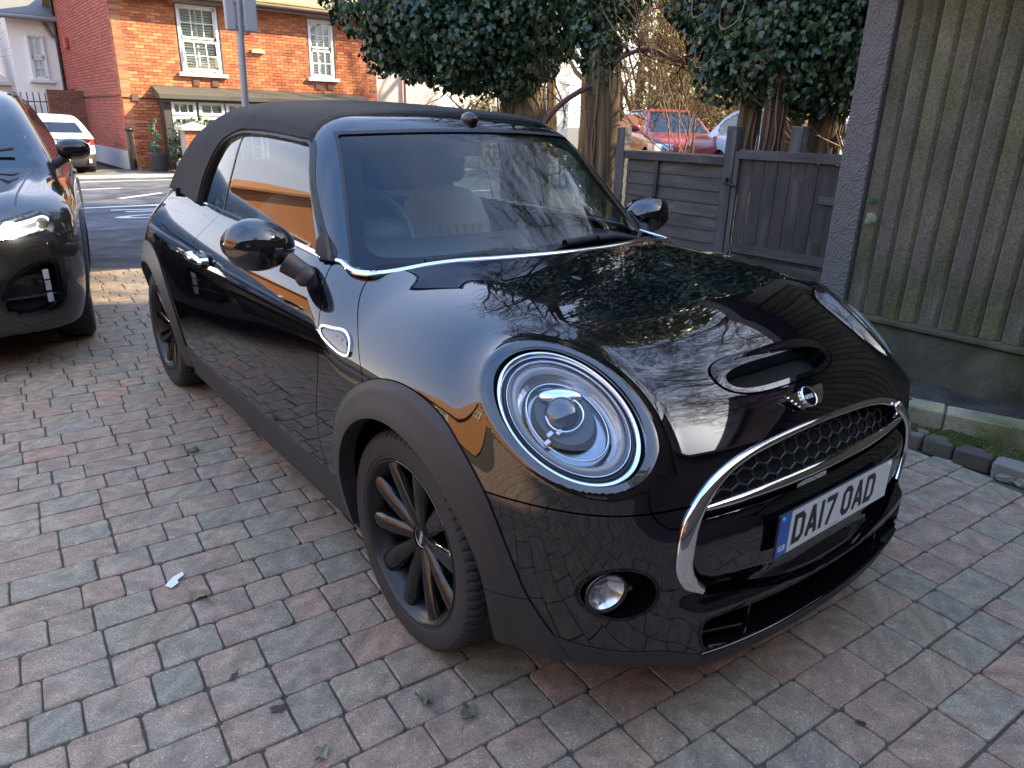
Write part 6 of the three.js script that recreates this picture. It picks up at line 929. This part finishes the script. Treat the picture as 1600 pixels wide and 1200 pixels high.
const hatch = (o = {}) => ({ width: 1.76, front: 0.85, back: -3.35, height: 1.5, belt: 0.95, floor: 0.2, r: 0.31, axles: [0, -2.6], cell: 0.035, seat: -1.6, roofFront: 1.40, nose: spl([0.1, 0.3, 0.5, 0.7, 0.85, 1], [0.72, 0.82, 0.83, 0.78, 0.68, 0.5]), tail: spl([0.1, 0.3, 0.6, 0.8, 1.0], [-3.2, -3.32, -3.33, -3.28, -3.15]), top: [[-3.6, -2.8, -0.6, -0.2, 0.4, 0.9], [1.0, 1.02, 0.99, 0.97, 0.9, 0.76]], roof: [[-3.6, -3.3, -2.9, -2.2, -1.6, -1.15, -0.35, 0.1], [0.8, 1.05, 1.38, 1.49, 1.5, 1.44, 1.0, 0.72]], window: [[-0.62, 0.98], [-1.2, 1.36], [-1.8, 1.42], [-2.5, 1.38], [-2.95, 1.14], [-2.9, 1.0], [-1.8, 0.97]], ...o });
{ // dark grey SUV facing the camera at the left edge
  const suv = thing('dark_suv', 'dark grey SUV with a shining headlight cut off by the left edge', 'car', [-3.93, 0, 1.82], -0.14);
  const paint = phys([0.010, 0.010, 0.011], 0.05, { ior: 1.8 });
  const o = { width: 1.84, front: 0.92, back: -3.5, height: 1.53, belt: 1.0, floor: 0.22, r: 0.345, axles: [0, -2.68], cell: 0.022, seat: -1.7, roofFront: 1.40, crease: 0.012, shoulder: 0.14, nose: spl([0.1, 0.25, 0.4, 0.55, 0.7, 0.8, 0.88, 0.95, 1.05], [0.74, 0.84, 0.87, 0.865, 0.87, 0.84, 0.76, 0.64, 0.45]), tail: spl([0.1, 0.3, 0.6, 0.8, 1.0], [-3.35, -3.47, -3.48, -3.44, -3.35]), top: [[-3.6, -2.8, -0.6, -0.2, 0.3, 0.75, 1], [1.04, 1.04, 1.02, 1.01, 0.965, 0.90, 0.82]], roof: [[-3.7, -3.4, -3.0, -2.2, -1.7, -1.2, -0.38, 0.1], [0.85, 1.1, 1.4, 1.51, 1.52, 1.46, 1.04, 0.78]], window: [[-0.72, 1.03], [-1.3, 1.38], [-1.9, 1.445], [-2.6, 1.42], [-3.05, 1.22], [-3.0, 1.06], [-1.8, 1.02]], cladding: true, rim: M.silver };
  const W = o.width / 2, lampP = polySD(smoothLine([[0.50, 0.735], [0.62, 0.742], [0.76, 0.765], [0.84, 0.80], [0.875, 0.835], [0.84, 0.86], [0.72, 0.845], [0.55, 0.815], [0.46, 0.785]], true, 6));
  const ductP = polySD(smoothLine([[0.50, 0.38], [0.56, 0.52], [0.64, 0.585], [0.78, 0.60], [0.80, 0.52], [0.785, 0.40], [0.70, 0.345], [0.58, 0.34]], true, 5));
  const grilleP = polySD([[-0.5, 0.70], [0.46, 0.70], [0.52, 0.80], [0.40, 0.83], [-0.5, 0.83]]), lowP = polySD([[-0.4, 0.30], [0.42, 0.30], [0.48, 0.55], [-0.4, 0.58]]);
  const ang = (x, y, z) => { const q = (o.front - x); return z + Math.max(0, q - 0.14) * 0.55; }; // runs round the front corner
  const f = (P) => (x, y, z) => (x > 0.32 ? P(Math.min(ang(x, y, z), 1.2), y) : 1);
  const L = f(lampP), D = f(ductP), G2 = (x, y, z) => (x > 0.5 ? Math.min(grilleP(z, y), lowP(z, y)) : 1);
  o.noseHole = (x, y, z) => Math.min(L(x, y, z), D(x, y, z), G2(x, y, z));
  const { body, bf } = buildCar(suv, o, paint), fx = (x) => x - 0.2;
  mesh('front_grille', geo(both(lift(cuts(body, fx, (x, y, z) => -G2(x, y, z)), -0.05))), M.lining, suv);
  mesh('grille_bar', [0.73, 0.765, 0.80].map((y) => geo(both(skirt(lift(cuts(body, fx, (x, yy, z) => (x > 0.5 ? -grilleP(z, yy) : -1), (x, yy) => 0.008 - Math.abs(yy - y)), -0.01), 0.03)))), M.satin, suv);
  for (const s of [-1, 1]) {
    const beam = new THREE.SpotLight(new THREE.Color(1, 0.93, 0.78), 0.5, 0, 0.5, 0.6); beam.name = 'lamp_beam'; beam.position.set(0.95, 0.785, s * 0.60); beam.target.position.set(3, 0.5, s * 0.6); beam.castShadow = true; suv.add(beam, beam.target);
    const S = (m) => (s < 0 ? mirror(m) : m), hl = new THREE.Group(); hl.name = 'headlight'; suv.add(hl);
    mesh('lamp_back', geo(S(lift(cuts(body, fx, (...a) => -L(...a)), -0.045))), std([0.3, 0.3, 0.32], 0.3, { metalness: 0.8 }), hl); mesh('lens', geo(S(lift(cuts(body, fx, (...a) => -L(...a)), 0.002))), M.clear, hl);
    mesh('lamp_edge', geo(S(skirt(cuts(body, fx, (x, y, z) => 0.006 - Math.abs(L(x, y, z))), 0.05))), M.gloss, hl);
    mesh('running_light', geo(S(lift(cuts(body, fx, (x, y, z) => 0.010 - Math.abs(L(x, y, z) + 0.022), (x, y, z) => (ang(x, y, z) > 0.6 ? 1 : 0.78 - y)), -0.02))), M.frost, hl);
    mesh('projector', new THREE.SphereGeometry(0.030, 24, 14).scale(0.5, 1, 1).translate(0.70, 0.80, s * 0.735), phys(0.03, 0.03, { clearcoat: 1 }), hl);
    const lit = mesh('lit_bulb', new THREE.SphereGeometry(0.042, 20, 14).scale(0.4, 1, 1).translate(0.812, 0.785, s * 0.60), new THREE.MeshStandardMaterial({ color: 0xffffff, emissive: new THREE.Color(1, 0.93, 0.75), emissiveIntensity: 45 }), hl);
    mesh('intake_back', geo(S(lift(cuts(body, fx, (...a) => -D(...a)), -0.06))), M.lining, suv); mesh('intake_edge', geo(S(skirt(lift(cuts(body, fx, (x, y, z) => 0.012 - Math.abs(D(x, y, z) - 0.002)), 0.006), 0.06))), M.gloss, suv);
    mesh('intake_fin', [0.43, 0.50].map((y) => geo(S(skirt(lift(cuts(body, fx, (...a) => -D(...a), (x, yy) => 0.009 - Math.abs(yy - y)), -0.02), 0.04)))), M.plastic, suv);
    mesh('reflector_strip', [0.41, 0.475, 0.535].map((y) => geo(S(lift(cuts(body, fx, (...a) => -D(...a), (x, yy) => 0.026 - Math.abs(yy - y), (x, yy, z) => 0.018 - Math.abs(ang(x, yy, z) - 0.735)), -0.012)))), std(0.30, 0.4), suv);
    const mi = new THREE.Group(); mi.name = 'wing_mirror'; suv.add(mi); mesh('mirror_cap', put(mirrorG(1).scale(1, 0.82, 0.75), -0.62, 1.125, s * 0.93, 0, s * -0.15), M.gloss, mi); mesh('mirror_glass', put(new THREE.BoxGeometry(0.01, 0.09, 0.14), -0.672, 1.125, s * 0.93), M.chrome, mi); mesh('mirror_foot', bar([-0.62, 1.07, s * 0.89], [-0.62, 1.02, s * 0.80], 0.025, 0.03, 12), M.plastic, mi);
    mesh('door_handle', new THREE.SphereGeometry(1, 16, 10).scale(0.11, 0.02, 0.018).translate(-1.55, 0.92, s * (W - 0.01)), M.gloss, suv);
    mesh('roof_rail', bar([-1.5, 1.475, s * 0.62], [-3.0, 1.42, s * 0.60], 0.014), M.satin, suv);
  }
  const tri = new THREE.Shape([[0, 0], [0.12, 0], [0.06, 0.12]].map(([a, b]) => new THREE.Vector2(a, b))); mesh('air_freshener', new THREE.ExtrudeGeometry(tri, { depth: 0.01, bevelEnabled: false }).rotateY(Math.PI / 2).translate(-0.78, 1.22, -0.25), std([0.35, 0.6, 0.55], 0.6), suv);
  for (const s of [1, -1]) mesh('bonnet_gap', geo((s < 0 ? mirror : (m) => m)(lift(band(cuts(body, (x) => x + 0.75, (x, y) => y - 0.84, (x) => 0.62 - x), (x, y, z) => z - 0.70 + 0.06 * (x + 0.6), 0.0045), 0.0015))), M.seal, suv);
  mesh('wiper', bar([-0.42, 1.06, -0.1], [-0.5, 1.13, -0.6], 0.01), M.softPlastic, suv);
}
{ // white crossover seen from behind, beside the brick house
  const t = thing('white_car', 'white crossover seen from behind beside the brick house', 'car', [-21.2, 0, -0.72], Math.PI); t.scale.set(0.95, 0.87, 0.95);
  const paint = phys([0.74, 0.74, 0.73], 0.35, { clearcoat: 1, clearcoatRoughness: 0.05 });
  const o = hatch({ height: 1.46, belt: 0.98, width: 1.8, axles: [0, -2.5] }); const { body } = buildCar(t, o, paint);
  mesh('rear_bumper', geo(both(skirt(lift(cuts(body, (x) => -2.9 - x, (x, y) => 0.52 - y), 0.012), 0.03))), M.plastic, t);
  for (const s of [1, -1]) { mesh('tail_light', geo((s < 0 ? mirror : (m) => m)(skirt(lift(cuts(body, (x) => -2.9 - x, (x, y) => y - 0.74, (x, y) => 0.97 - y, (x, y, z) => z - 0.62 + 0.9 * (0.85 - y) * -0.6), 0.012), 0.03))), phys([0.4, 0.02, 0.02], 0.15, { clearcoat: 1 }), t); mesh('reflector', box(0.02, 0.10, 0.06, -3.30, 0.35, s * 0.68), std([0.8, 0.8, 0.8], 0.2), t); }
  mesh('number_plate', box(0.02, 0.11, 0.5, -3.36, 0.42, 0), std([0.7, 0.55, 0.1], 0.5), t); mesh('badge', new THREE.SphereGeometry(0.05, 14, 8).scale(0.3, 0.5, 1.2).translate(-3.33, 0.86, 0), M.chrome, t);
}
{ // cars in the car park behind the fence
  const add = (label, pos, turn, col, opt = {}) => {
    const t = thing('parked_car', label, 'car', pos, turn); const paint = phys(col, 0.3, { clearcoat: 1, clearcoatRoughness: 0.04 }); const { body } = buildCar(t, hatch({ cell: 0.045, ...opt }), paint);
    for (const s of [1, -1]) { mesh('headlight', geo((s < 0 ? mirror : (m) => m)(lift(cuts(body, (x) => x - 0.2, (x, y) => y - 0.6, (x, y) => 0.74 - y, (x, y, z) => z - 0.48), 0.008))), M.silver, t); mesh('tail_light', geo((s < 0 ? mirror : (m) => m)(lift(cuts(body, (x) => -2.8 - x, (x, y) => y - 0.7, (x, y) => 0.92 - y, (x, y, z) => z - 0.6), 0.008))), std([0.35, 0.02, 0.02], 0.2), t); mesh('wing_mirror', put(mirrorG(1), -0.62, 1.05, s * 0.98), paint, t); }
    return t;
  };
  add('red car with a pale windscreen parked beyond the lap fence', [-9.5, 0.28, -11.8], -0.55, [0.28, 0.03, 0.03]);
  add('pale blue car parked beyond the gate between the ivy trunks', [-5.8, 0.28, -11.6], -0.4, [0.35, 0.5, 0.6]);
  add('silver car parked beyond the gate close to the garage', [-3.2, 0.28, -11.9], -0.4, [0.55, 0.6, 0.62]);
}
// ---------------------------------------------------------------- street furniture and small things
{
  const galv = std([0.30, 0.32, 0.33], 0.5, { metalness: 0.5 }), t = thing('sign_post', 'grey steel post carrying two sign boxes seen from behind', 'sign post', [-8.6, 0, -1.8]);
  mesh('pole', bar([0, -0.1, 0.03], [0, 3.6, -0.06], 0.045, 0.045, 18), galv, t);
  for (const [z, w] of [[0.085, 0.12], [-0.17, 0.17]]) { const b = mesh('sign_box', new RoundedBoxGeometry(0.07, 0.40, w, 3, 0.02).translate(0.015, 2.565, z), std([0.36, 0.38, 0.39], 0.5, { metalness: 0.2 }), t); }
  mesh('bracket', [box(0.06, 0.04, 0.34, 0.0, 2.70, -0.04, 0.006), box(0.06, 0.04, 0.34, 0.0, 2.44, -0.04, 0.006)], galv, t);
  mesh('upper_sign', new THREE.CylinderGeometry(0.22, 0.22, 0.012, 36).rotateZ(Math.PI / 2).translate(0.06, 3.02, 0.0), std([0.4, 0.41, 0.42], 0.5), t);
  const p = thing('topiary_pot', 'clipped spiral topiary in a dark square pot by the house door', 'potted plant', [-18.55, 0, -2.92]);
  mesh('pot', [new THREE.CylinderGeometry(0.27, 0.22, 0.4, 4).rotateY(Math.PI / 4).translate(0, 0.2, 0), new THREE.CylinderGeometry(0.29, 0.29, 0.05, 4).rotateY(Math.PI / 4).translate(0, 0.40, 0)], std(0.05, 0.6), p); mesh('stem', bar([0, 0.4, 0], [0, 1.2, 0], 0.02), stemM, p);
  const bl = []; for (let k = 0; k < 16; k++) { const a = k * 0.75, q = k / 15; bl.push([0.09 * (1 - q * 0.6) * Math.cos(a), 0.5 + 0.72 * q, 0.09 * (1 - q * 0.6) * Math.sin(a), 0.11 * (1 - 0.55 * q)]); } ivy(p, bl, 2600, 0.022, [[0.04, 0.11, 0.06], [0.05, 0.13, 0.06], [0.03, 0.09, 0.05]]);
  const b = thing('brick_pier', 'short brick pier with a stone cap in front of the bay window', 'pier', [-17.75, 0, -3.62]);
  brickWall('bricks', b, 0.56, 1.0, [], [[0.34, 0.12, 0.05], [0.38, 0.14, 0.06]], (u, v, M4) => M4.compose(new THREE.Vector3(0.22, v, 0.28 - u), new THREE.Quaternion().setFromEuler(new THREE.Euler(0, Math.PI / 2, 0)), new THREE.Vector3(1, 1, 1)));
  mesh('core', box(0.44, 1.0, 0.54, 0, 0.5, 0), mortar, b); mesh('cap', [new RoundedBoxGeometry(0.62, 0.09, 0.72, 2, 0.01).translate(0, 1.05, 0), new THREE.ConeGeometry(0.44, 0.12, 4).rotateY(Math.PI / 4).translate(0, 1.14, 0)], std([0.55, 0.50, 0.42], 0.8), b);
  const h = thing('hedge', 'small clipped hedge beside the brick pier under the bay window', 'hedge'); ivy(h, [[-18.2, 0.9, -3.45, 0.3], [-18.25, 0.55, -3.4, 0.3], [-18.3, 1.0, -3.9, 0.32], [-18.3, 0.95, -4.4, 0.32], [-18.3, 0.5, -4.4, 0.3]], 600, 0.05, [[0.05, 0.1, 0.03], [0.06, 0.12, 0.04]], 'foliage'); mesh('stem', [bar([-18.25, 0, -3.5], [-18.25, 0.9, -3.5], 0.03), bar([-18.3, 0, -4.3], [-18.3, 0.9, -4.3], 0.03)], stemM, h);
  struct('flower_bed', sheet(-18.9, -17.9, -8.5, -3.2, 0.028, 1), std([0.28, 0.13, 0.07], 0.95, { bumpMap: roughT, bumpScale: 0.02 }));
}
// fallen leaves and scraps
function dryLeaf(name, label, cat, pos, size, col, turn, curl = 0.5, group) {
  const n = 14, P = [0, 0.012 * size / 0.08, 0], I = [], s0 = rnd() * 9; for (let k = 0; k < n; k++) { const a = k / n * 6.283, r = size * (0.55 + 0.45 * Math.abs(Math.cos(2.5 * a)) ) * (0.8 + 0.4 * rnd()); P.push(r * Math.cos(a) * 1.25, size * curl * (0.25 + 0.5 * rnd()) * Math.abs(Math.sin(a * 1.5 + s0)), r * Math.sin(a) * 0.7); } for (let k = 0; k < n; k++) I.push(0, 1 + (k + 1) % n, 1 + k);
  let g = new THREE.BufferGeometry(); g.setAttribute('position', new THREE.Float32BufferAttribute(P, 3)); g.setIndex(I); g.computeVertexNormals(); g = boxUV(g, 8);
  const st = bar([size * 1.1, 0.006, 0], [size * 1.9, 0.004, size * 0.3], 0.0014), t = thing(name, label, cat, pos, turn, group); mesh('blade', g, std(col, 0.8, { side: THREE.DoubleSide, bumpMap: grit(3), bumpScale: 0.002 }), t); mesh('stalk', st, std([0.2, 0.16, 0.1], 0.8), t); return t;
}
//SMALL
dryLeaf('dry_leaf', 'curled tan dry leaf beside the white scrap on the paving', 'leaf', [-0.536, 0.004, 1.217], 0.036, [0.36, 0.27, 0.15], 0.5, 0.7);
dryLeaf('dry_leaf', 'dark shrivelled leaf on the paving at bottom centre left', 'leaf', [0.04, 0.004, 1.19], 0.02, [0.10, 0.075, 0.06], 1.3, 0.5);
dryLeaf('dry_leaf', 'small dark brown leaf fragment above the shrivelled leaf', 'leaf', [-0.134, 0.004, 1.241], 0.014, [0.12, 0.07, 0.055], 2.3, 0.4);
dryLeaf('dry_leaf', 'pale yellow torn leaf standing at the bottom edge', 'leaf', [0.235, 0.004, 1.165], 0.022, [0.52, 0.46, 0.27], -0.9, 1.8);
dryLeaf('dry_leaf', 'grey green curled leaf on the paving under the front tyre', 'leaf', [0.231, 0.004, 0.89], 0.026, [0.24, 0.23, 0.15], 0.2, 1.2);
dryLeaf('dry_leaf', 'long dry leaf with a pale stalk right of the grey green leaf', 'leaf', [0.325, 0.004, 0.826], 0.03, [0.22, 0.20, 0.13], -0.7, 1.0);
dryLeaf('dry_leaf', 'crumpled brown leaf on the paving beside the car sill', 'leaf', [-1.579, 0.004, 0.95], 0.032, [0.17, 0.14, 0.09], 1.0, 0.8);
dryLeaf('dry_leaf', 'tiny dark leaf lying in front of the number plate', 'leaf', [0.925, 0.004, 0.069], 0.012, [0.06, 0.05, 0.04], 0.4, 0.5);
dryLeaf('dry_leaf', 'yellow dry leaf lying on the far side of the bonnet', 'leaf', [-0.06, 0.962, -0.43], 0.026, [0.62, 0.47, 0.20], 0.7, 0.5);
dryLeaf('dry_leaf', 'pale leaf scrap on the bonnet right of the yellow leaf', 'leaf', [-0.01, 0.957, -0.47], 0.012, [0.6, 0.5, 0.3], 0.9, 0.3);
{
  const s = thing('paper_scrap', 'torn white paper scrap on the paving left of the tan leaf', 'paper scrap', [-0.65, 0.006, 1.255], 0.7), sh = new THREE.Shape([[-0.012, -0.03], [0.014, -0.034], [0.02, -0.008], [0.008, 0.004], [0.012, 0.03], [-0.002, 0.042], [-0.014, 0.012]].map(([a, b]) => new THREE.Vector2(a, b)));
  mesh('scrap', new THREE.ExtrudeGeometry(sh, { depth: 0.0012, bevelEnabled: false }).rotateX(-Math.PI / 2 + 0.06), std([0.72, 0.73, 0.75], 0.8), s);
  const b = new THREE.IcosahedronGeometry(0.042, 4), p = b.attributes.position; for (let i = 0; i < p.count; i++) { const k = 1 + 0.75 * Math.abs(fbm(p.getX(i) * 26, p.getY(i) * 26, p.getZ(i) * 26, 3)) - 0.2; p.setXYZ(i, p.getX(i) * k, p.getY(i) * k, p.getZ(i) * k); } b.computeVertexNormals();
  const t = mesh('paper_ball', b, std([0.55, 0.52, 0.47], 0.9)); t.position.set(0.0, 0.205, -1.85); tag(t, 'crumpled off white paper ball on the kerb behind the grille', 'paper ball');
  const l = new THREE.IcosahedronGeometry(0.03, 3).scale(1.6, 0.35, 0.8); const o = mesh('leaf_litter', l, std([0.15, 0.08, 0.05], 0.9)); o.position.set(0.08, 0.175, -1.88); tag(o, 'brown leaf litter beside the crumpled paper ball', 'leaf litter');
  for (const [x, y, k, c, lab] of [[-0.635, 0.99, 0.035, [0.04, 0.10, 0.05], 'small ivy leaf growing beside the garage post, upper of two'], [-0.63, 0.885, 0.045, [0.22, 0.30, 0.18], 'pale ivy leaf growing beside the garage post, lower of two']]) { const g = mesh('ivy_leaf', ivyLeaf, std(c, 0.5, { side: THREE.DoubleSide })); g.position.set(x, y, -2.70); g.scale.setScalar(k * 1.6); g.rotation.set(0.2, 0.3, 2.4); tag(g, lab, 'leaf'); }
}
{ // grit, crumbs and shreds of leaf lying on the blocks and in the joints
  const N = 900, g = new THREE.TetrahedronGeometry(0.004), im = new THREE.InstancedMesh(g, std([1, 1, 1], 0.9), N), d = new THREE.Object3D(), c = new THREE.Color(), W = 0.1305, ct = Math.cos(-0.068), st = Math.sin(-0.068);
  for (let k = 0; k < N; k++) { const inJoint = rnd() < 0.7, row = Math.floor(rr(-34, 14)), x = row * W + 0.02 + (inJoint ? W / 2 + rr(-0.004, 0.004) : rr(-0.06, 0.06)), z = rr(-1.7, 2.4); d.position.set(x * ct + z * st, inJoint ? -0.002 : 0.001, -x * st + z * ct); d.rotation.set(rr(0, 6), rr(0, 6), rr(0, 6)); const q = rnd() ** 3; d.scale.set(rr(0.3, 0.7) + 1.5 * q, 0.35, rr(0.3, 0.7)); d.updateMatrix(); im.setMatrixAt(k, d.matrix); const p = rnd(); p < 0.45 ? c.setRGB(0.06, 0.05, 0.035) : p < 0.75 ? c.setRGB(0.10, 0.11, 0.03) : p < 0.93 ? c.setRGB(0.16, 0.12, 0.07) : c.setRGB(0.45, 0.42, 0.36); im.setColorAt(k, c); }
  im.name = 'debris'; im.userData = { kind: 'stuff', label: 'fine grit and leaf crumbs scattered over the paving', category: 'debris' }; shade(im); scene.add(im);
}
renderer.render(scene, camera);
